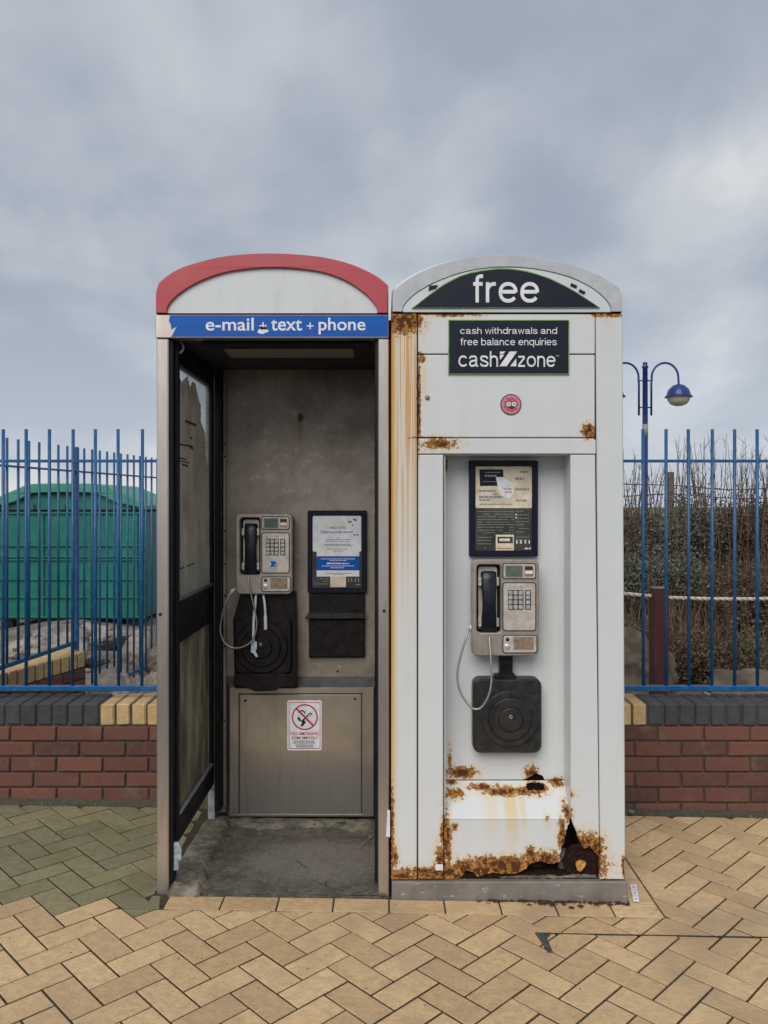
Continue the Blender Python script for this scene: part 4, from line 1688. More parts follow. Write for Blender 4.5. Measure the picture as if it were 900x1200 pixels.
# plinth
mb = MB()
mb.prism([(PX(459), -.08), (PX(735), -.08), (PX(735), PZ(1032.5)), (PX(459), PZ(1032.5))], -.008, .78, (), .003)
mb.build('plinth', 'plinth_steel', kk)
# the printed plate
mb = MB()
pbox(mb, 525.3, 374.6, 667.2, 438.6, -.0035, .0015)
mb.build('sign_edge', 'green_edge', kk)
for (a_, b_) in ((375.6, 415.05), (415.3, 437.6)):
    mb = MB()
    pbox(mb, 526.4, a_, 666.2, b_, -.0046, -.001)
    ps = mb.build('printed_sign', 'navy_sign', kk)
    mb = MB()
    if a_ < 400:
        sans_mesh(mb, 'cash withdrawals and', 539.3, 383.6, 652.8, 392, -.0052)
        sans_mesh(mb, 'free balance enquiries', 539.7, 396.2, 652.4, 407, -.0052)
    else:
        sans_mesh(mb, 'cash', 537.3, 411.5, 583.6, 429.9, -.0052, 1.0)
        sans_mesh(mb, 'zone', 607.2, 417.0, 651, 429.9, -.0052)
        text_mesh(mb, 'TM', 651.6, 416.3, 655, 418, -.0052)
        for q in ([(585.8, 412.2), (592.2, 412.2), (589.4, 415.0), (585.5, 415.0)], [(585.5, 416.0), (590.6, 416.0), (585.8, 422)], [(597.0, 412.2), (605.8, 412.2), (593.4, 429.5), (584.9, 429.5)], [(604.8, 420.2), (604.8, 429.5), (597.6, 429.5)]):
            mb.add([(x, -.0052, z) for x, z in P2(q)], [tuple(t) for t in tessellate_polygon([[Vector((x, z, 0)) for x, z in P2(q)]])])
    mb.build('lettering', 'letter_white', ps)
# round pink sticker
mb = MB()
mb.prism(circ(PX(598.8), PZ(474), 12.4 / 312, 32), .0008, .0028)
stk = mb.build('round_sticker', 'print_dark', kk)
mb = MB()
mb.prism(circ(PX(598.8), PZ(474), 11.2 / 312, 32), .0000, .0012)
mb.build('sticker_disc', 'sticker_pink', stk)
mb = MB()
mb.prism([(PX(598.8) + (8.2 + 1.0 * math.cos(9 * t)) / 312 * math.cos(t), PZ(474) + (8.2 + 1.0 * math.cos(9 * t)) / 312 * math.sin(t)) for t in [2 * math.pi * i / 54 for i in range(54)]], -.0006, .0004)
mb.build('sticker_disc', 'sticker_rose', stk)
mb = MB()
for cx in (596, 602.3):
    mb.prism(circ(PX(cx), PZ(473.7), 2.5 / 312, 14), -.0012, -.0002)
mb.build('sticker_print', 'paper_white', stk)
mb = MB()
for cx in (596, 602.3):
    mb.prism(circ(PX(cx), PZ(473.7), 1.0 / 312, 10), -.0018, -.0008)
mb.prism(P2([(594.5, 477), (600, 475.5), (603.5, 476.8), (601, 479), (597, 478.5)]), -.0014, -.0004)
mb.build('sticker_print', 'print_dark', stk)


# ------------------------------------------------------------------ pay phones (local pixels: the right-hand phone at 308 px per metre)
def payphone(label):
    S = 308.0
    ox, oy = 592.5, 769.0
    U = lambda x: (x - ox) / S
    V = lambda y: (oy - y) / S
    F = lambda pts: [(U(x), V(y)) for x, y in pts]
    RR = lambda x0, y0, x1, y1, r: F(rrect(x0, y0, x1, y1, r))
    root = thing('payphone', (0, 0, 0), label, 'payphone')
    root.location = (0, 0, 0)
    D = .095
    mb = MB(); mb.prism(RR(553.5, 656.5, 632, 768.5, 6), .006, D, (), .004)
    # front tray hollow: build as ring + back so the handset recess is deep
    bodyholes = [RR(559, 662, 587, 742, 4)]
    mb = MB(); mb.prism(RR(553, 656, 632, 769, 6.5), .004, .045, bodyholes, .004)
    body = mb.build('body', 'phone_metal', root)
    mb = MB(); mb.prism(RR(555, 658, 631.5, 767, 6), .0445, D)
    mb.build('back_box', 'black_frame', root)
    mb = MB(); mb.prism(RR(562, 665, 584, 739, 3), .036, .044)
    mb.build('handset_tray', 'phone_panel', body)
    # three framed panels
    for nm, r in (('display_panel', (588.8, 660, 628.6, 679, 3.2)), ('keypad_panel', (588.8, 682.5, 628.6, 740, 3.6)), ('coin_panel', (588.8, 744, 630, 766, 3.6))):
        mb = MB(); mb.prism(RR(*r), .0025, .0065)
        gr = mb.build(nm, 'phone_groove', root)
        mb = MB(); mb.prism(RR(r[0] + 1.3, r[1] + 1.3, r[2] - 1.3, r[3] - 1.3, r[4] - 1), .0012, .005, (), .0008)
        mb.build('panel_plate', 'phone_panel', gr)
        if nm == 'display_panel':
            mb = MB(); mb.prism(RR(592, 662.5, 613, 676.8, 1), .0002, .003); mb.build('display_bezel', 'print_grey', gr)
            mb = MB(); mb.prism(RR(593.4, 663.8, 611.6, 675.6, .6), -.0004, .002); mb.build('display', 'lcd', gr)
            mb = MB(); mb.prism(RR(614.6, 663, 624.8, 675.5, .8), .0002, .003); mb.build('coin_slot', 'brass_flap', gr)
            mb = MB(); mb.prism(RR(615.4, 664, 624, 668, .4), -.0003, .002); mb.build('coin_slot', 'print_dark', gr)
            mb = MB(); mb.prism(RR(615.4, 669, 624, 672.5, .4), -.0003, .002); mb.build('coin_slot', 'paper_white', gr)
        if nm == 'keypad_panel':
            mb = MB(); mb.prism(RR(595.4, 691.6, 613.2, 714.6, .6), .0003, .003); mb.prism(RR(615.4, 691.6, 622.2, 714.6, .6), .0003, .003)
            mb.build('key_plate', 'phone_groove', gr)
            km = MB(); km.prism([(x / S, y / S) for x, y in rrect(-2.3, -2.2, 2.3, 2.2, .6, 1)], -.0028, .0012, (), .0008)
            kmesh = km.mesh('key'); kmesh.materials.append(MT['key_metal'])
            for kx in (598.3, 604.2, 610.1, 618.8):
                for ky in (694.8, 700.3, 705.9, 711.4):
                    inst('key', kmesh, (U(kx), 0, V(ky)), gr)
            mb = MB()
            for kx in (598.3, 604.2, 610.1):
                mb.prism(RR(kx - 2.4, 686.2, kx + 2.4, 690, .5), .0003, .003)
            mb.build('function_key', 'key_metal', gr)
        if nm == 'coin_panel':
            mb = MB(); mb.lathe([(0, 0), (2.2 / S, 0), (2.6 / S, .002)], (U(594.8), .0005, V(749.5)), 'Y', 14); mb.build('button', 'print_dark', gr)
            mb = MB(); mb.lathe([(0, 0), (3.6 / S, 0), (4.1 / S, .0015)], (U(594.6), .0003, V(758.5)), 'Y', 16); mb.build('button', 'key_metal', gr)
            mb = MB(); mb.prism(RR(601.6, 746, 625.4, 761.4, .6), .0004, .003); mb.build('return_flap', 'print_grey', gr)
            mb = MB(); mb.prism(RR(602.6, 747.2, 624.4, 760.2, .5), -.0004, .002, (), .0006); mb.build('return_flap', 'brass_flap', gr)
    # cradle lugs
    for y in (682, 730):
        for x0, x1 in ((561, 565), (581.5, 585.5)):
            mb = MB(); mb.prism(RR(x0, y - 5, x1, y + 5, 1), .012, .036, (), .001); mb.build('cradle_lug', 'key_metal', body)
    # handset: bowed grip between two heads
    sec = [(670, .018, 6.0, .012), (671.2, .010, 9.0, .016), (679, .003, 9.6, .019), (687, -.001, 9.3, .016), (694, -.004, 8.4, .012), (702, -.006, 8.0, .011), (712, -.006, 8.0, .011), (720, -.004, 8.4, .012), (727, .000, 9.2, .016), (736, .004, 9.6, .019), (742, .011, 9.0, .017), (744.5, .019, 6.0, .012)]
    mb = MB()
    n = 12
    v = []
    for (yy, dep, hw, hd) in sec:
        for j in range(n):
            a = 2 * math.pi * j / n
            cxs = math.copysign(abs(math.cos(a)) ** .6, math.cos(a)); sns = math.copysign(abs(math.sin(a)) ** .6, math.sin(a))
            v.append((U(573.5) + hw / S * cxs, dep + hd + hd * sns, V(yy)))
    f = [(i * n + j, i * n + (j + 1) % n, (i + 1) * n + (j + 1) % n, (i + 1) * n + j) for i in range(len(sec) - 1) for j in range(n)]
    f += [tuple(range(n)), tuple((len(sec) - 1) * n + j for j in range(n))]
    mb.add(v, f, True)
    hs_ = mb.build('handset', 'handset_plastic', root)
    mb = MB(); mb.tube([(U(573.5), .024, V(742)), (U(573.5), .020, V(748)), (U(573.5), .016, V(752))], [.0085, .0075, .005], 10)
    mb.build('cord_grommet', 'handset_plastic', hs_)
    return root, U, V


ph, PU, PV = payphone('bronze toned payphone with blue handset mounted in the white kiosk recess')
# left copy first, then each gets its cord
ph2 = copy_tree(ph)
tag(ph2, 'steel payphone with black handset hanging inside the open red roofed booth', 'payphone')
ph.location = (PX(592.5, .035), .035, PZ(769, .035))
ph2.location = (PX(309.2, .62), .62, PZ(696.5, .62))


def cord(root, pts, r=.0042, name='cord', mat='steel_cord', Yf=0.0, planeY=None):
    mb = MB()
    mb.tube(smooth_path([(PX(x, planeY + d), planeY + d, PZ(y, planeY + d)) for x, y, d in pts], 7), r, 8)
    return mb.build(name, mat, root)


cord(ph, [(555.5, 734, .04), (551, 735.5, .02), (546, 748, .0), (538, 776, -.01), (536, 795, -.015), (540, 812, -.02), (549, 826, -.03), (557, 831, -.035), (565, 828, -.04), (573, 814, -.045), (576, 795, -.04), (575, 770, -.03), (573.6, 750, -.01), (573.4, 745, .0)], .0040, planeY=.035)
cord(ph2, [(276, 691, .04), (271.5, 693, .02), (264, 708, .0), (259, 728, -.0), (258.5, 742, -.005), (264, 754, -.01), (275, 759.5, -.015), (288, 756.5, -.02), (297, 748, -.02), (300.8, 732, -.02), (298.5, 715, -.015), (294.5, 698, -.015), (292, 684, -.01), (291, 674, .0)], .0040, planeY=.62)
cord(ph2, [(300, 695, .03), (299, 710, .01), (297.5, 725, .005), (297, 745, -.0), (297.5, 752, -.0)], .0062, 'loose_cable', 'cable_white', planeY=.62)
cord(ph2, [(308, 695, .03), (310, 706, .01), (311, 720, .005), (311.3, 738, .0)], [.0055] * 8 + [.0055] * 7 + [.008] * 7, 'loose_cable', 'cable_white', planeY=.62)
for r_, (x, y), Yp in ((ph, (551.5, 735.5), .055), (ph2, (272, 692.5), .64)):
    mb = MB()
    mb.tube([(PX(x + 3, Yp), Yp + .02, PZ(y - 1.5, Yp)), (PX(x, Yp), Yp, PZ(y, Yp)), (PX(x - 2, Yp), Yp, PZ(y + 4, Yp))], [.008, .009, .005], 10)
    mb.build('cord_plug', 'cable_white', r_)
mb = MB()
mb.prism(P2([(294.5, 752), (301, 752), (301, 760), (299.5, 763), (302.5, 769.5), (300, 770.5), (296.5, 765), (294, 765)], .615), .612, .617, (), .001)
mb.build('cable_tag', 'tag_blue', ph2)
mb = MB()
mb.prism([(x, z) for x, z in P2(jag(circ(320.5, 661, 5.2, 14), 2, .4, True), .62)], .6195, .6205)
st2 = mb.build('sticker', 'tag_blue', ph2)
mb = MB()
mb.prism(P2([(316.5, 657.5), (323, 658), (324.5, 662), (320, 660.5), (324, 664), (317, 664), (318, 660)], .6192), .6188, .6198)
mb.build('sticker_print', 'blue_vinyl', st2)


# ------------------------------------------------------------------ square cash-box plates under the phones
def cash_plate(name, label, x0, y0, x1, y1, cx, cy, rs, Yf, Yb, mat, cat):
    root = thing(name, (PX((x0 + x1) / 2, Yb), Yb, PZ(y1, Yf)), label, cat)
    mb = MB()
    mb.prism(P2(rrect(x0, y0, x1, y1, 9), Yf), Yf, Yb, (), .008)
    mb.build('plate', mat, root)
    s = FPX / (DIST + Yf)
    prof = []
    R1, R2, R3 = [r / s for r in rs]
    mb = MB()
    mb.lathe([(R1, .002), (R1, -.006), (R1 - .005, -.011), (R2 + .002, -.011), (R2 + .002, -.005), (R2, -.005), (R2, -.013), (R2 - .005, -.018), (R3 + .002, -.018), (R3 + .002, -.011), (R3, -.011), (R3, -.020), (R3 - .005, -.025), (0, -.025)], (PX(cx, Yf), Yf, PZ(cy, Yf)), 'Y', 64, False)
    dsc = mb.build('round_door', mat, root)
    mb = MB()
    mb.lathe([(.007, -.022), (.007, -.028), (.0035, -.028), (.0032, -.022)], (PX(cx, Yf), Yf - .001, PZ(cy - 4, Yf)), 'Y', 12)
    mb.build('keyhole', 'brass_flap', dsc)
    return root


cp = cash_plate('cash_box', 'dark iron cash box with ringed round door below the white kiosk payphone', 554.5, 795.5, 635, 883, 597.5, 842, (33, 25, 14), .072, .129, 'dark_iron', 'cash box')
mb = MB()
pbox(mb, 586, 767, 601, 797, .085, .128, .003)
mb.build('neck', 'deep_iron', cp)
mb = MB()
pbox(mb, 580, 791.5, 605, 797, .075, .128, .003)
mb.build('neck', 'deep_iron', cp)
cp2 = cash_plate('cash_box', 'black iron cash box with ringed round door below the open booth payphone', 274, 724.5, 342, 791, 306.5, 758, (31, 23, 13), .645, .70, 'deep_iron', 'cash box')
mb = MB()
mb.prism(P2([(283, 694), (346, 694), (347.5, 724), (347.5, 806), (276, 806), (273.5, 726)], .68), .665, .739, (), .003)
mb.build('housing', 'deep_iron', cp2)
mb = MB()
mb.prism(P2([(274, 790), (345, 790), (347, 803), (331, 805), (322, 809.5), (300, 810.5), (285, 805), (274, 803)], .635), .632, .70, (), .003)
mb.build('housing_foot', 'deep_iron', cp2)


# ------------------------------------------------------------------ notice frames
def notice_frame(label, x0, y0, x1, y1, Yf, Yb, m_=(5.5, 6)):
    root = thing('notice_frame', (PX((x0 + x1) / 2, Yb), Yb, PZ(y1, Yf)), label, 'notice board')
    ow = P2(rrect(x0, y0, x1, y1, 1.5, 2), Yf)
    iw = P2(rrect(x0 + m_[0], y0 + m_[1], x1 - m_[0], y1 - m_[1], 2, 2), Yf)
    mb = MB()
    mb.prism(ow, Yf, Yb, (iw,), .003)
    mb.build('frame', 'navy_frame', root)
    mb = MB()
    pbox(mb, x0 + m_[0] - 1, y0 + m_[1] - 1, x1 - m_[0] + 1, y1 - m_[1] + 1, Yf + .006, Yb - .001)
    bk = mb.build('backing', 'notice_dark', root)
    return root, bk


nr, nb_ = notice_frame('navy framed notice with a cream half poster set above the bronze payphone', 550, 539.5, 630.6, 652.2, .105, .1295, (7, 7))
Yn = .105 + .0052
mb = MB(); mb.prism(P2(rrect(557.4, 546.4, 623.4, 595.4, 1.5, 2), Yn), Yn, Yn + .001); pst = mb.build('poster', 'paper_cream', nr)
Yq = Yn - .0006
mb = MB(); mb.prism(P2([(561.7, 550), (589.5, 550), (590, 559), (581, 558.8), (583, 569.3), (562.5, 569.5)], Yq), Yq, Yq + .0004); mb.build('printed_card', 'navy_frame', pst)
mb = MB(); mb.prism(P2(jag([(580.5, 558.5), (590.5, 560), (600, 566), (603, 577), (597, 584), (588, 581), (584, 572)], 3, .6, True), Yq), Yq, Yq + .0004); mb.build('worn_patch', 'paper_white', pst)
Yr = Yq - .0006
mb = MB()
bars(mb, 568, 582, 556.5, 2.2, Yr, 1, 2, 5, .6); bars(mb, 569, 586, 553, 1.2, Yr, 1, 1, 3, .6); bars(mb, 566, 581, 564, .8, Yr)
mb.build('print', 'print_pale', pst)
mb = MB()
bars(mb, 561.5, 581, 574.3, 1.8, Yr, 1, 3, 6, .8); bars(mb, 578, 583, 578.2, 1.4, Yr, 1); bars(mb, 561.5, 589, 581.3, 2, Yr, 1, 3, 7, .8); bars(mb, 561.5, 575, 585, 1.6, Yr, 1); bars(mb, 562, 600, 590.3, .9, Yr, 1, 2, 5, .5)
bars(mb, 610, 619, 552, 2, Yr, 1, 2, 4, .8)
mb.build('print', 'print_grey', pst)
mb = MB()
bars(mb, 604, 614, 559.5, 3, Yr, 1, 2, 4, .8); bars(mb, 604, 620, 572, 2.5, Yr, 1, 3, 5, .8); bars(mb, 605, 617, 585.5, 2, Yr, 1)
mb.build('print', 'print_pale', pst)
mb = MB(); bars(mb, 590, 600, 572.5, 1, Yr, 1); bars(mb, 592, 600, 576.2, 1, Yr, 1); mb.build('print', 'print_red', pst)
mb = MB()
for k, y in enumerate([599, 602.2, 605.3, 608.5, 611.6, 614.4, 617.5, 621, 624, 629.5, 633, 637, 641.5]):
    bars(mb, 559.5, 602 if y < 626 else 576, y, .7, Yn, .8 if k % 5 else 1, 2, 7, .8)
for y in (599, 603, 607, 611, 614.5, 619, 623, 629, 632.5, 635.5):
    bars(mb, 604.5, 620, y, .7, Yn, .75, 2, 5, .8)
mb.build('print', 'print_pale', nb_)
mb = MB()
for q in ((604.8, 603), (604.8, 606.5)):
    mb.prism(circ(PX(q[0], Yn), PZ(q[1], Yn), .9 / 301, 8), Yn - .0006, Yn)
for x in (605, 609.5, 615, 619.5): bars(mb, x, x + 1.6, 633, 4, Yn - .0003, 1, 1, 2, .5)
bars(mb, 615, 622, 642, 1.5, Yn - .0003, 1)
mb.build('print', 'letter_white', nb_)
mb = MB(); pbox(mb, 581, 626.6, 602.2, 645, Yn, Yn + .001); lb = mb.build('small_label', 'paper_cream', nr)
mb = MB(); pbox(mb, 583, 629, 601, 636.5, Yq, Yq + .0004); mb.build('print', 'notice_dark', lb)
mb = MB(); pbox(mb, 585, 631, 597.5, 634.2, Yr, Yr + .0004); mb.build('print', 'paper_cream', lb)
mb = MB(); bars(mb, 583, 601, 642, 1.2, Yq, 1, 2, 5, .6); mb.build('print', 'brass_flap', lb)

nr, nb_ = notice_frame('navy framed public notice with white and blue poster inside the open booth', 360.3, 598.2, 429.6, 694.8, .712, .7395, (5.4, 5.8))
Yn = .712 + .0052
mb = MB(); mb.prism(P2(rrect(366.5, 604.6, 423.2, 646.5, 1.5, 2)[:10] + rrect(366.5, 604.6, 423.2, 646.5, 1.5, 2)[10:], Yn), Yn, Yn + .001)
pst = mb.build('poster', 'paper_white', nr)
Yq = Yn - .0007
mb = MB(); pbox(mb, 371, 612, 421, 675.6, Yq, Yq + .0004); pst = mb.build('poster', 'paper_white', nr)
Yr = Yq - .0006
mb = MB(); pbox(mb, 371, 651.8, 421, 668.4, Yr, Yr + .0004); bb = mb.build('blue_band', 'blue_vinyl', pst)
mb = MB()
text_mesh(mb, 'PUBLIC NOTICE', 386.5, 616.8, 405, 619.8, Yr, .01)
mb.build('lettering', 'print_dark', pst)
mb = MB()
text_mesh(mb, 'Telephone kiosk removal', 375.5, 621.6, 413.5, 625.8, Yr, .01)
mb.build('lettering', 'blue_vinyl', pst)
mb = MB()
for (x0, x1, y) in ((394, 398, 630), (382, 411, 631.8), (381, 410, 634), (380, 411, 637.5), (381, 414, 639), (383, 408, 643), (390, 402, 645.3), (381, 412, 671.5), (390, 403, 673)):
    bars(mb, x0, x1, y, .7, Yr, 1, 2, 5, .6)
mb.build('print', 'print_grey', pst)
Yt = Yr - .0006
mb = MB()
for (x0, x1, y, h_) in ((376, 416, 654.6, .7), (386, 406, 656.4, .7), (383, 399, 659.4, 1.6), (400, 409, 659.8, 1.2), (377, 415, 662.8, .7), (387, 403, 665, .7)):
    bars(mb, x0, x1, y, h_, Yt, 1, 2, 5, .6)
mb.build('print', 'letter_white', bb)
mb = MB()
for (x, y, w) in ((408, 610.5, 4), (414, 607.8, 3), (416.5, 608.6, 2.6), (412.8, 614.5, 1.6)): bars(mb, x, x + w, y, 2, Yr, 1, 1, 2, .3)
mb.build('graffiti', 'print_dark', pst)
mb = MB(); bars(mb, 414, 420, 626, 1.5, Yr, 1); mb.build('print', 'blue_vinyl', pst)
mb = MB(); pbox(mb, 387, 675.6, 405.4, 688, Yq, Yq + .0004); mb.build('small_label', 'paper_cream', nr)
mb = MB()
for x in (408, 411.5, 416, 419.5): bars(mb, x, x + 1.3, 677.5, 4.5, Yn - .0003, 1, 1, 2, .5)
for y in (678, 681, 684): bars(mb, 369, 385, y, .7, Yn - .0003, .7)
bars(mb, 417, 422, 684.5, 1.3, Yn - .0003, 1)
mb.build('print', 'print_pale', nb_)

# folder tray under the left notice
tr = thing('leaflet_tray', (PX(394, .73), .739, PZ(771, .72)), 'dark rusty metal leaflet tray below the blue and white notice', 'leaflet tray')
mb = MB(); pbox(mb, 362, 695.5, 427.5, 771, .722, .7395, .003); mb.build('back_plate', 'deep_iron', tr)
mb = MB()
mb.prism(P2([(357, 725), (361.5, 718), (427.5, 719), (427.5, 724.5)], .70), .690, .7225, (), .002)
mb.build('ledge', 'dark_iron', tr)
mb = MB(); pbox(mb, 362.5, 726, 427, 770, .712, .7225, .003, .712); mb.build('front_plate', 'deep_iron', tr)

# no smoking plate
YS = .683
ns = thing('no_smoking_sign', (PX(357, YS), CYF, PZ(879, YS)), 'white no smoking sign with red ring on the steel cabinet door', 'sign')
mb = MB(); mb.prism(P2(rrect(336.6, 820.9, 377, 879.4, 2, 3), YS), YS, YS + .0026); mb.build('plate', 'paper_white', ns)
Y1 = YS - .0005
mb = MB(); mb.prism(P2(rrect(338.4, 822.8, 375.4, 877.6, 1.6, 3), Y1), Y1, Y1 + .0004, (P2(rrect(339.1, 823.5, 374.7, 876.9, 1.4, 3), Y1),)); mb.build('red_border', 'print_red', ns)
C = (PX(357.2, Y1), PZ(840.4, Y1)); sc = FPX / (DIST + Y1)
mb = MB(); mb.prism(circ(C[0], C[1], 15.3 / sc, 40), Y1, Y1 + .0004, (circ(C[0], C[1], 13.6 / sc, 40),)); mb.build('red_ring', 'print_red', ns)
mb = MB()
q = [(352.5, 845.2), (363.5, 834.8), (366.2, 836.6), (355.8, 847.6)]
mb.prism(P2(q, Y1), Y1, Y1 + .0004, (P2([(356.5, 844), (363.8, 836.4), (365, 837.2), (357.8, 845)], Y1),))
mb.prism(P2([(353, 848.5), (355.5, 844.8), (358.5, 846.8), (354.5, 851.5), (351.8, 850)], Y1), Y1, Y1 + .0004)
mb.prism(P2([(348.2, 842), (350, 839.5), (352.5, 843), (353.3, 846), (350.5, 845)], Y1), Y1, Y1 + .0004)
arcp = [(349, 836), (350.2, 833.4), (353, 831.9), (356, 832.6), (358, 835), (357.2, 836.6), (355.4, 834.2), (353, 833.5), (351, 834.6)]
mb.prism(P2(arcp, Y1), Y1, Y1 + .0004)
mb.build('cigarette', 'print_dark', ns)
Y3 = Y1 - .0006
mb = MB(); mb.prism(P2([(346.2, 830.8), (347.6, 829.2), (368.2, 850), (366.8, 851.6)], Y3), Y3, Y3 + .0004); mb.build('red_bar', 'print_red', ns)
mb = MB()
text_mesh(mb, 'NO SMOKING', 340.8, 857.9, 373.4, 861.4, Y3, .015)
text_mesh(mb, 'DIM SMYGU', 342.3, 863.0, 371.8, 866.3, Y3, .015)
mb.build('lettering', 'print_red', ns)
mb = MB()
for (x0, x1, y) in ((344, 369, 868), (343.5, 370.5, 870.1), (346, 367, 872.6), (347, 367, 874.7)): bars(mb, x0, x1, y, 1.1, Y3, 1, 2, 4, .5)
mb.build('print', 'print_grey', ns)


# ------------------------------------------------------------------ litter and stones
def rock_mesh(seed, sub=2, rough=.35, flat=.75):
    bm = bmesh.new()
    bmesh.ops.create_icosphere(bm, subdivisions=sub, radius=1)
    rnd = random.Random(seed)
    planes = [(Vector((rnd.uniform(-1, 1), rnd.uniform(-1, 1), rnd.uniform(-.3, 1))).normalized(), rnd.uniform(.55, .85)) for _ in range(9)]
    for v in bm.verts:
        d = v.co.normalized()
        r = 1.0
        for n, k in planes:
            t = d.dot(n)
            if t > 0.05: r = min(r, k / t)
        r *= 1 + rough * .35 * noise.noise(d * 1.7 + Vector((seed, 0, 0))) + rough * .30 * noise.noise(d * 4 + Vector((seed, 3, 0))) + rough * .16 * noise.noise(d * 10 + Vector((seed, 7, 0))) - rough * .35 * max(0, .12 - abs(noise.noise(d * 2.6 + Vector((seed, 9, 0)))))
        v.co = Vector((d.x * r, d.y * r, d.z * r * flat))
    me = bpy.data.meshes.new('boulder')
    bm.to_mesh(me)
    bm.free()
    me.polygons.foreach_set('use_smooth', [sub > 2] * len(me.polygons))
    return me


def rock(name, seed, loc, s, label, cat, mat='boulder_stone', sub=4, group=None, rz=0):
    me = rock_mesh(seed, sub)
    me.transform(Matrix.Diagonal((s[0], s[1], s[2], 1)) @ Matrix.Rotation(rz, 4, 'Z'))
    zmin = min(v.co.z for v in me.vertices)
    me.transform(Matrix.Translation((0, 0, -zmin)))
    me.materials.append(MT[mat])
    o = bpy.data.objects.new(name, me)
    COL.objects.link(o)
    o.location = loc
    return tag(o, label, cat, group)


# pebbles in the booth
for k, (x, y, r) in enumerate(((399, 961.5, .016), (352, 965, .006), (368, 963, .008), (380, 964, .006), (328, 962, .005), (440, 1000, .006), (434, 978, .007), (425, 986, .005))):
    px_, py_ = gpt(x, y, .02)
    o = rock('pebble', 30 + k, (px_, py_, .012 + pave_z(px_) * .5), (r * 1.3, r, r * .8), 'pale pebble of rubble lying on the booth floor by the cabinet', 'pebble', 'old_mortar', 2, 'rubble on the booth floor')
for k, (x, y) in enumerate(((742, 1040), (745, 1047), (744, 1053))):
    pass
# printed paper strip on the paving
mb = MB()
zc = pave_z(.95) + .0055
for k in range(3):
    a = [gpt(738 + k * 1.4, 1036.5 + k * 7, zc), gpt(746 + k * 1.0, 1036.5 + k * 7, zc), gpt(747.2 + k * 1.0, 1042.7 + k * 7, zc), gpt(739.6 + k * 1.4, 1042.7 + k * 7, zc)]
    mb.add([(q[0], q[1], zc + t) for t in (0, .0012) for q in a], [(0, 1, 2, 3), (4, 5, 6, 7), (0, 1, 5, 4), (1, 2, 6, 5), (2, 3, 7, 6), (3, 0, 4, 7)])
ps = mb.build('paper_strip', 'paper_white', None, ('small white printed paper strip on the paving beside the white kiosk plinth', 'paper'))
mb = MB()
for k in range(3):
    a = [gpt(740.5 + k * 1.4, 1038.5 + k * 7, zc), gpt(744 + k * 1.2, 1038.5 + k * 7, zc), gpt(745 + k * 1.2, 1041 + k * 7, zc), gpt(741.3 + k * 1.4, 1041 + k * 7, zc)]
    mb.add([(q[0], q[1], zc + .0016) for q in a], [(0, 1, 2, 3)])
mb.build('print', 'print_pink', ps)
# rust flakes fallen in front of the plinth
mb = MB()
rnd = random.Random(5)
for k in range(150):
    px_ = rnd.uniform(560, 735) if k < 100 else rnd.gauss(655, 32)
    if not 470 < px_ < 738: continue
    x = PX(px_, -.03)
    y = -.012 - abs(rnd.gauss(0, .012 if k < 100 else .02))
    r = rnd.uniform(.0015, .008)
    z = pave_z(x) + .004
    n = rnd.randint(4, 6)
    a0 = rnd.uniform(0, 6)
    pts = [(x + r * rnd.uniform(.6, 1.3) * 1.6 * math.cos(a0 + 2 * math.pi * i / n), y + r * rnd.uniform(.5, 1.2) * math.sin(a0 + 2 * math.pi * i / n)) for i in range(n)]
    tl = rnd.uniform(0, .003)
    mb.add([(a, b_, z + tl * (i % 2)) for i, (a, b_) in enumerate(pts)] + [(x, y, z + .002 + rnd.uniform(0, .003))], [(i, (i + 1) % n, n) for i in range(n)])
tag(mb.build('rust_flakes', 'rust_heavy'), 'dark rust flakes scattered on the paving along the white kiosk plinth', 'rust flakes', None, 'stuff')
# moss and weeds along the wall foot and in the joints at the mossy end
mb = MB()
for k in range(520):
    if k < 260:
        x = rnd.choice((rnd.uniform(-2.2, -1.05), rnd.uniform(.98, 2.1))); y = WALLY - rnd.uniform(.0, .06)
    else:
        x = rnd.uniform(-1.9, -.85); y = rnd.uniform(.1, .86)
        if noise.noise(Vector((x * 4, y * 4, 9))) < .12: continue
    z = pave_z(x) + .002
    hgt = rnd.uniform(.004, .02) if k < 260 else rnd.uniform(.003, .008)
    a = rnd.uniform(0, 6.28)
    w = rnd.uniform(.002, .006)
    lx, ly = rnd.uniform(-.01, .01), rnd.uniform(-.01, .01)
    mb.add([(x - w * math.cos(a), y - w * math.sin(a), z), (x + w * math.cos(a), y + w * math.sin(a), z), (x + lx, y + ly, z + hgt)], [(0, 1, 2)])
tag(mb.build('moss_tufts', 'weed'), 'tiny moss and weed tufts in the joints by the brick wall', 'moss', None, 'stuff')
rock('pebble', 61, (PX(741, .80), .82, pave_z(.97) + .016), (.020, .016, .013), 'pinkish pebble lying at the wall foot beside the white kiosk', 'pebble', 'sticker_pebble' if 'sticker_pebble' in MT else 'old_mortar', 2)

# ------------------------------------------------------------------ beyond the wall: boulders, rope posts, scrub, skip, lamps
def gz(x, y):
    k = min((y - 1.2) / 1.0, 1)
    return -0.07 + k * (noise.noise(Vector((x * .9, y * .9, 0))) * .10 + noise.noise(Vector((x * 3, y * 3, 4))) * .035)


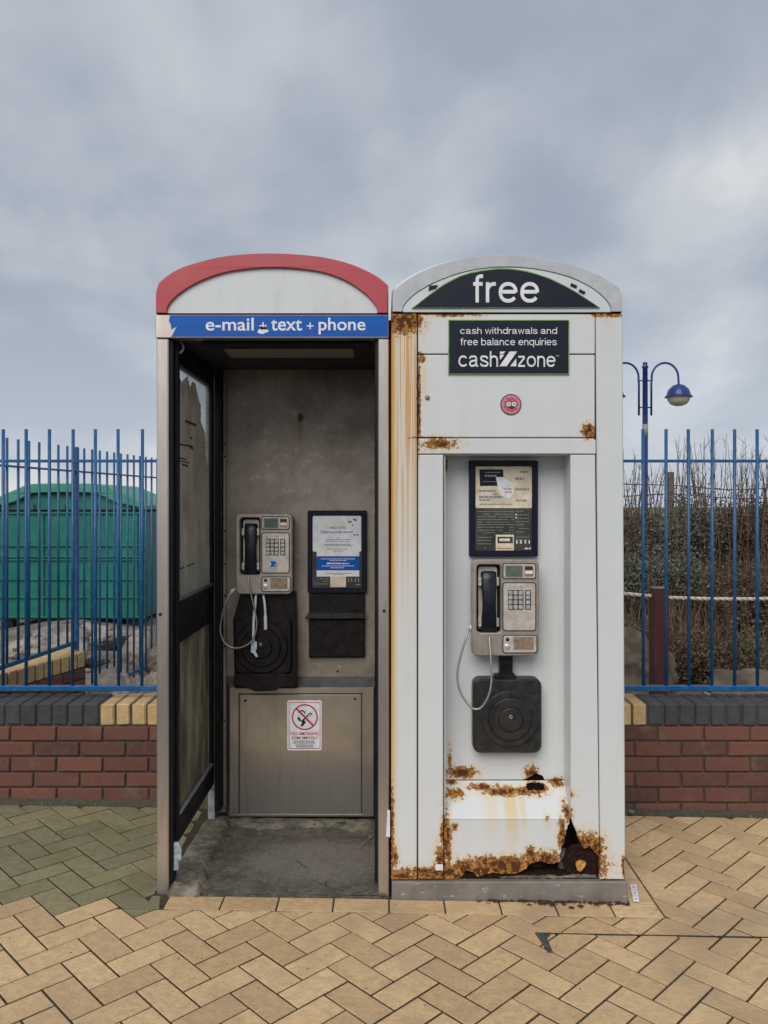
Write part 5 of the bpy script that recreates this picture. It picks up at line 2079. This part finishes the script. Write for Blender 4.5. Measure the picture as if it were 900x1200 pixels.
BL = [
    # px centre, distance, half sizes, label
    (134, 5.5, (.24, .28, .27), 'broad grey boulder behind the railing in front of the green skip', 3, .4),
    (152, 5.0, (.14, .16, .18), 'small pale boulder leaning beside the broad grey one behind the railing', 5, 1.2),
    (174, 6.6, (.22, .25, .32), 'tall brown grey boulder behind the railing beside the open booth', 8, 2.0),
    (183, 5.6, (.12, .2, .30), 'dark cracked boulder half hidden behind the open booth post', 11, .3),
    (104, 8.6, (.42, .4, .20), 'low flat boulder by the foot of the green skip', 14, .9),
    (145, 8.9, (.30, .3, .17), 'pale topped boulder under the end of the green skip', 17, .2),
    (60, 7.4, (.4, .4, .3), 'rounded boulder beside the return wall coping', 21, .2),
    (735, 6.1, (.36, .40, .46), 'big brown layered boulder between the white kiosk and the red post', 25, .5),
    (808, 5.3, (.17, .3, .21), 'low brown boulder just beyond the red rope post', 28, 1.5),
    (868, 5.7, (.3, .3, .30), 'grey boulder under the rope past the red post', 33, .4),
]
for px_, d, s_, lab, sd, rz in BL:
    x = (px_ - CX) * d / FPX
    y = d - DIST
    rock('boulder', sd, (x, y, gz(x, y) - .05), s_, lab, 'boulder', 'boulder_stone' if px_ < 450 else 'brown_stone', 5, None, rz)
for k in range(46):
    px_ = rnd.choice((rnd.uniform(15, 195), rnd.uniform(715, 890)))
    d = rnd.uniform(4.25, 8.0)
    x = (px_ - CX) * d / FPX
    y = d - DIST
    r = rnd.uniform(.03, .10)
    side_ = px_ < 450
    rock('stone', 100 + k % 7, (x, y, gz(x, y) - .01), (r * 1.3, r, r * .8), 'small loose stone on the ground behind the railing by the green skip' if side_ else 'small loose stone on the ground behind the railing by the red post', 'stone', 'boulder_stone', 2, 'loose stones by the skip' if side_ else 'loose stones by the red post', rnd.uniform(0, 3))

# rope fence
PD = 5.5
pz_top = CAMZ - (690 - HY) * PD / FPX
posts = []
for px_, lab in ((772, 'dark red square timber post carrying a rope beyond the railing'), (560, None), (1010, None)):
    if lab is None and px_ == 560: continue
    x = (px_ - CX) * PD / FPX
    y = PD - DIST
    w = thing('rope_post', (x, y, gz(x, y) - .1), lab or 'dark red timber rope post further along the scrub bank', 'post')
    mb = MB(); mb.box(x - .052, x + .052, y - .052, y + .052, gz(x, y) - .1, pz_top, .006); mb.build('shaft', 'red_timber', w)
    mb = MB(); mb.box(x - .056, x + .056, y - .056, y + .056, pz_top, pz_top + .012, .004); mb.build('cap', 'timber', w)
    posts.append((x, y))


def rope(a, b, sag, name_label):
    a, b = Vector(a), Vector(b)
    path = []
    for i in range(61):
        t = i / 60
        path.append(a.lerp(b, t) - Vector((0, 0, sag * 4 * t * (1 - t))))
    w = thing('rope', tuple(path[30] - Vector((0, 0, .02))), name_label, 'rope')
    for s_ in range(3):
        pts = []
        for i, q in enumerate(path):
            for k in range(4):
                if i == len(path) - 1 and k: break
                qq = q.lerp(path[min(i + 1, 60)], k / 4)
                th = (i + k / 4) * 1.15 + s_ * 2.094
                pts.append(qq + Vector((0, math.cos(th), math.sin(th))) * .0066)
        mb = MB(); mb.tube(pts, .0068, 6); mb.build('strand', 'rope_fibre', w)


zr = pz_top - .06
x0_, y0_ = posts[0]
rope((x0_ - 1.55, y0_, zr + .32), (x0_ - .05, y0_, zr + .01), .05, 'pale twisted rope hanging between the white kiosk and the red post')
rope((x0_ + .05, y0_, zr), (posts[1][0] - .05, posts[1][1], zr + .02), .02, 'pale twisted rope running on from the red post past the boulders')
# hidden end post for the first rope
x, y = x0_ - 1.6, y0_
mb = MB(); mb.box(x - .052, x + .052, y - .052, y + .052, gz(x, y) - .1, zr + .40, .006)
mb.build('rope_post', 'red_timber', None, ('dark red timber rope post standing hidden behind the white kiosk', 'post'))

# scrub bank on the right
mb = MB()
bx0, bx1, by0, by1 = .4, 9.0, 3.1, 12.0
nbx, nby = 60, 50
v = []
for j in range(nby + 1):
    for i in range(nbx + 1):
        x, y = bx0 + (bx1 - bx0) * i / nbx, by0 + (by1 - by0) * j / nby
        ky = max(0, min(1, (y - 3.4) / 2.2)); ky = ky * ky * (3 - 2 * ky)
        kb = max(0, min(1, (12 - y) / 2))
        ke = max(0, min(1, (x - .6) / 1.0))
        z = -.12 + .95 * ky * kb * ke + noise.noise(Vector((x * 1.6, y * 1.6, 7))) * .10 * ky
        v.append((x, y, z))
mb.add(v, [(j * (nbx + 1) + i, j * (nbx + 1) + i + 1, (j + 1) * (nbx + 1) + i + 1, (j + 1) * (nbx + 1) + i) for j in range(nby) for i in range(nbx)], True)
bk = mb.build('bank', 'bank_soil')
tag(bk, 'earth bank under the scrub behind the railing', None, None, 'structure')


def bz(x, y):
    if x < 0: return gz(x, y)
    ky = max(0, min(1, (y - 3.4) / 2.2)); ky = ky * ky * (3 - 2 * ky)
    kb = max(0, min(1, (12 - y) / 2)); ke = max(0, min(1, (x - .6) / 1.0))
    return -.12 + .95 * ky * kb * ke + noise.noise(Vector((x * 1.6, y * 1.6, 7))) * .10 * ky


def shrub(x, y, rx, rz_, n, mat, label, seed, bare=14, hb=.5):
    rn = random.Random(seed)
    z0 = bz(x, y) - .05
    w = thing('scrub_bush', (x, y, z0), label, 'bush', 'bushes on the scrub bank' if x > 0 else 'bushes beside the green skip')
    # twigs
    mb = MB()
    tips = []
    for k in range(34):
        a = rn.uniform(0, 6.28); e = rn.uniform(.2, 1.0)
        p0 = Vector((x, y, z0)) + Vector((rn.uniform(-.15, .15), rn.uniform(-.15, .15), 0))
        p2 = Vector((x + rx * e * math.cos(a), y + rx * e * math.sin(a), z0 + rz_ * rn.uniform(.5, 1.0) * (1 - .35 * e)))
        p1 = p0.lerp(p2, .5) + Vector((rn.uniform(-.06, .06), rn.uniform(-.06, .06), .10))
        mb.tube([p0, p1, p2], [.009, .006, .002], 4, False, False)
        tips.append((p1, p2))
    for k in range(bare):
        a = rn.uniform(0, 6.28); e = rn.uniform(0, .8)
        p0 = Vector((x + rx * e * math.cos(a), y + rx * e * math.sin(a), z0 + rz_ * .4))
        hh = rz_ * .6 + rn.uniform(.2, 1) * hb
        p2 = p0 + Vector((rn.uniform(-.16, .16), rn.uniform(-.16, .16), hh))
        p1 = p0.lerp(p2, .5) + Vector((rn.uniform(-.04, .04), rn.uniform(-.04, .04), 0))
        mb.tube([p0, p1, p2], [.007, .0045, .0018], 4, False, False)
        for q in range(4):
            t = rn.uniform(.45, .95)
            s = p0.lerp(p2, t)
            mb.tube([s, s + Vector((rn.uniform(-.07, .07), rn.uniform(-.07, .07), rn.uniform(.05, .16)))], [.003, .0012], 3, False, False)
    mb.build('stems', 'twig', w)
    mb = MB()
    clumps = []
    for k in range(int(n / 26)):
        p1, p2 = rn.choice(tips)
        c = p1.lerp(p2, rn.uniform(.1, 1.05))
        clumps.append(c)
    for c in clumps:
        cr = rn.uniform(.04, .12)
        for k in range(26):
            p = c + Vector((rn.gauss(0, cr), rn.gauss(0, cr), rn.gauss(0, cr * 1.1)))
            if p.z < z0: p.z = z0 + rn.uniform(0, .1)
            L = rn.uniform(.018, .042)
            d = Vector((rn.gauss(0, 1), rn.gauss(0, 1), rn.gauss(.5, .8))).normalized()
            s = d.cross(Vector((rn.gauss(0, 1), rn.gauss(0, 1), rn.gauss(0, 1)))).normalized() * L * .28
            mb.add([p - s * .2, p + d * L * .5 - s, p + d * L, p + d * L * .5 + s], [(0, 1, 2, 3)])
    mb.build('leaves', mat, w)


mats_ = ['leaf_olive', 'leaf_grey', 'leaf_brown']
rowlab = ('at the foot of the bank behind the rope', 'halfway up the bank', 'on top of the bank along the wire fence')
labs = {'leaf_grey': 'grey green leafy bush growing', 'leaf_olive': 'dull olive bush with bare tips growing', 'leaf_brown': 'dead brown twiggy bush growing'}
sp = []
for row, (yy, zz_) in enumerate(((3.7, .62), (4.4, .80), (5.4, .88))):
    for k in range(8):
        sp.append((1.75 + k * .48 + .22 * (row % 2) + random.uniform(-.1, .1) + row * .25, yy + random.uniform(-.2, .2), zz_, row))
for k, (x, y, zz_, row) in enumerate(sp):
    mt = ['leaf_grey', 'leaf_brown', 'leaf_olive', 'leaf_brown', 'leaf_grey', 'leaf_olive', 'leaf_brown'][(k * 3 + row) % 7]
    shrub(x, y, random.uniform(.34, .48), zz_ * random.uniform(.8, 1.05), 4200, mt, labs[mt] + ' ' + rowlab[row], 300 + k, 26 if row == 2 else 6, .55)

for k, (x, y, r_, hh, mt) in enumerate(((-7.1, 9.6, .7, .9, 'leaf_olive'), (-6.2, 10.4, .8, 1.0, 'leaf_brown'), (-5.6, 9.4, .5, .6, 'leaf_grey'), (-7.9, 10.8, .9, 1.1, 'leaf_grey'), (-5.2, 11.2, .8, .95, 'leaf_olive'))):
    shrub(x, y, r_, hh, 4200, mt, {'leaf_olive': 'dull olive bush', 'leaf_brown': 'dead brown bush', 'leaf_grey': 'grey green bush'}[mt] + ' on the rough ground beside the green skip', 420 + k, 8, .3)
mb = MB()
rg = random.Random(11)
for k in range(9000):
    x, y = rg.uniform(1.5, 6.2), rg.uniform(3.3, 6.4)
    if noise.noise(Vector((x * 1.3, y * 1.3, 2))) < -.15: continue
    z = bz(x, y) - .02
    hh = rg.uniform(.18, .62)
    a = rg.uniform(0, 6.28)
    w = rg.uniform(.0025, .006)
    lx, ly = rg.gauss(0, .10), rg.gauss(0, .10)
    c_, s_ = w * math.cos(a), w * math.sin(a)
    mb.add([(x - c_, y - s_, z), (x + c_, y + s_, z), (x + lx * .4 + c_ * .7, y + ly * .4 + s_ * .7, z + hh * .6), (x + lx * .4 - c_ * .7, y + ly * .4 - s_ * .7, z + hh * .6), (x + lx, y + ly, z + hh)], [(0, 1, 2, 3), (3, 2, 4)])
tag(mb.build('dry_grass', 'straw'), 'dry brown grass and dead stalks covering the scrub bank', 'grass', None, 'stuff')

# post and wire fence on top of the bank
fd = 9.0
wf = thing('wire_fence', ((786 - CX) * fd / FPX, fd - DIST, .3), 'old timber post and wire fence running through the scrub', 'fence')
px0 = (786 - CX) * fd / FPX
for x, tp in ((px0, CAMZ + 37 * fd / FPX), (px0 + 1.9, 1.85), (px0 - 1.9, 1.85)):
    mb = MB(); mb.box(x - .03, x + .03, fd - DIST - .03, fd - DIST + .03, .35, tp, .006); mb.build('post', 'timber', wf)
for zz_, dz_ in ((1.72, -.05), (1.55, .02)):
    mb = MB()
    mb.tube(smooth_path([(px0 - 1.9, fd - DIST, zz_), (px0 - 1.0, fd - DIST, zz_ - .03), (px0, fd - DIST, zz_ + dz_), (px0 + .8, fd - DIST, zz_ - .05 + dz_), (px0 + 1.9, fd - DIST, zz_)], 6), .006, 5)
    mb.build('wire', 'wire_metal', wf)

# green skip with a domed lid
sd_ = 10.0
sy = sd_ - DIST
SKX = lambda px_: (px_ - CX) * sd_ / FPX
SKZ = lambda py_: CAMZ - (py_ - HY) * sd_ / FPX
kx0, kx1 = SKX(-16), SKX(171)
sk = thing('green_skip', ((kx0 + kx1) / 2, sy + .7, 0), 'green steel recycling skip with arched lid standing behind the railings', 'skip')
zb_ = SKZ(726)
zt = SKZ(600)
mb = MB()
mb.prism([(kx0 + .05, zb_), (kx1 - .05, zb_), (kx1, zt), (kx0, zt)], sy, sy + 1.4, (), .02)
mb.build('body', 'skip_green', sk)
for py_ in (601.5, 639.5, 652.5, 656, 679, 700, 723):
    z = SKZ(py_)
    mb = MB(); mb.box(kx0 - .01, kx1 + .012, sy - .028, sy + .0, z - .009, z + .009, .003); mb.build('rib', 'skip_green', sk)
for k in range(4):
    x = kx0 + .12 + (kx1 - kx0 - .24) * k / 3
    mb = MB(); mb.box(x - .022, x + .022, sy - .022, sy - .002, zb_ + .03, zt - .03, .006); mb.build('stiffener', 'skip_green', sk)
for x in (kx0 + .2, kx1 - .2):
    for yy in (sy + .2, sy + 1.2):
        mb = MB(); mb.box(x - .08, x + .08, yy - .08, yy + .08, -.2, zb_ + .005, .01); mb.build('foot', 'dark_iron', sk)
half_up = [(172, 592.5), (163, 587), (147, 579), (134, 573.5), (122, 568.6), (107, 566.8)]
half_lo = [(172, 597), (163, 594.5), (147, 591), (134, 587.5), (122, 581.5), (107, 578)]
sym = lambda h_: smooth2(h_ + [(155 - x, y) for x, y in reversed(h_)], 4)
U_, L2 = sym(half_up), sym(half_lo)
sk2 = lambda pts: [(SKX(x), SKZ(y)) for x, y in pts]
mb = MB(); mb.prism(sk2(U_ + list(reversed(L2))), sy - .06, sy + 1.46, (), .01); mb.build('lid', 'skip_lid', sk)
mb = MB(); mb.prism(sk2([(171, 597.2)] + [(x, y + .4) for x, y in L2] + [(-16, 597.2)]), sy + .01, sy + 1.38); mb.build('end_panel', 'skip_green', sk)
for px_ in (2, 40, 77, 115, 155):
    mb = MB(); mb.box(SKX(px_) - .012, SKX(px_) + .012, sy - .006, sy + .012, SKZ(597), SKZ(591), 0); mb.build('hinge', 'dark_iron', sk)
mb = MB(); mb.box(kx0 + .03, kx1 - .03, sy + .03, sy + 1.35, SKZ(600.2), SKZ(597)); mb.build('slot', 'dark_core', sk)


# ------------------------------------------------------------------ blue double-arm street lamps
def street_lamp(label):
    """local metres: column foot at the origin; arms along X"""
    w = thing('street_lamp', (0, 0, 0), label, 'street lamp', None)
    H = 4.33
    mb = MB()
    mb.lathe([(.085, 0), (.085, .9), (.06, .96), (.055, 1.1), (.055, 3.0), (.050, H - .12), (.062, H - .11), (.062, H - .07), (.03, H - .06), (.055, H - .03), (.035, H), (0, H + .01)], (0, 0, 0), 'Z', 14)
    mb.build('column', 'lamp_blue', w)
    for s in (-1, 1):
        pts = [(s * .125, 0, 3.26), (s * .125, 0, 3.9), (s * .135, 0, 4.0)]
        for i in range(0, 13):
            a = math.pi - math.pi * i / 12
            pts.append((s * (.40 + .27 * math.cos(a)), 0, 4.02 + .30 * math.sin(a)))
        pts += [(s * .675, 0, 3.92), (s * .675, 0, 3.86)]
        mb = MB(); mb.tube(pts, .022, 8)
        ar = mb.build('arm', 'lamp_blue', w)
        cx = s * .675
        mb = MB()
        mb.lathe([(.0, 3.90), (.04, 3.89), (.12, 3.86), (.20, 3.78), (.235, 3.68), (.24, 3.655), (.27, 3.645), (.27, 3.625), (.22, 3.63)], (cx, 0, 0), 'Z', 20)
        hd_ = mb.build('lamp_hood', 'lamp_blue', w)
        mb = MB()
        mb.lathe([(.225, 3.632), (.21, 3.56), (.16, 3.49), (.08, 3.455), (0, 3.45)], (cx, 0, 0), 'Z', 20)
        mb.build('lamp_bowl', 'lamp_glass', hd_)
    for z in (3.42, 3.96):
        mb = MB(); mb.tube([(-.13, 0, z), (.13, 0, z)], .014, 6); mb.build('brace', 'lamp_blue', w)
    mb = MB(); mb.lathe([(.056, 2.82), (.0575, 2.82), (.0575, 3.08), (.056, 3.08)], (0, 0, 0), 'Z', 14); mb.build('wrapped_notice', 'print_pale', w)
    return w


LD = 16.1
l1 = street_lamp('blue double armed street lamp with domed hood rising behind the white kiosk')
l1.location = ((756 - CX) * LD / FPX, LD - DIST, -.02)
l2 = copy_tree(l1)
l2.location = (SKX(0) * 0 + (170 - CX) * 60 / FPX, 57, -2.85)
l2['label'] = 'far blue street lamp just visible beside the booth post above the green skip'

for o in bpy.data.objects:
    if o.name.split('.')[0] in ('print', 'graffiti', 'poster_marks'):
        o['kind'] = 'stuff'
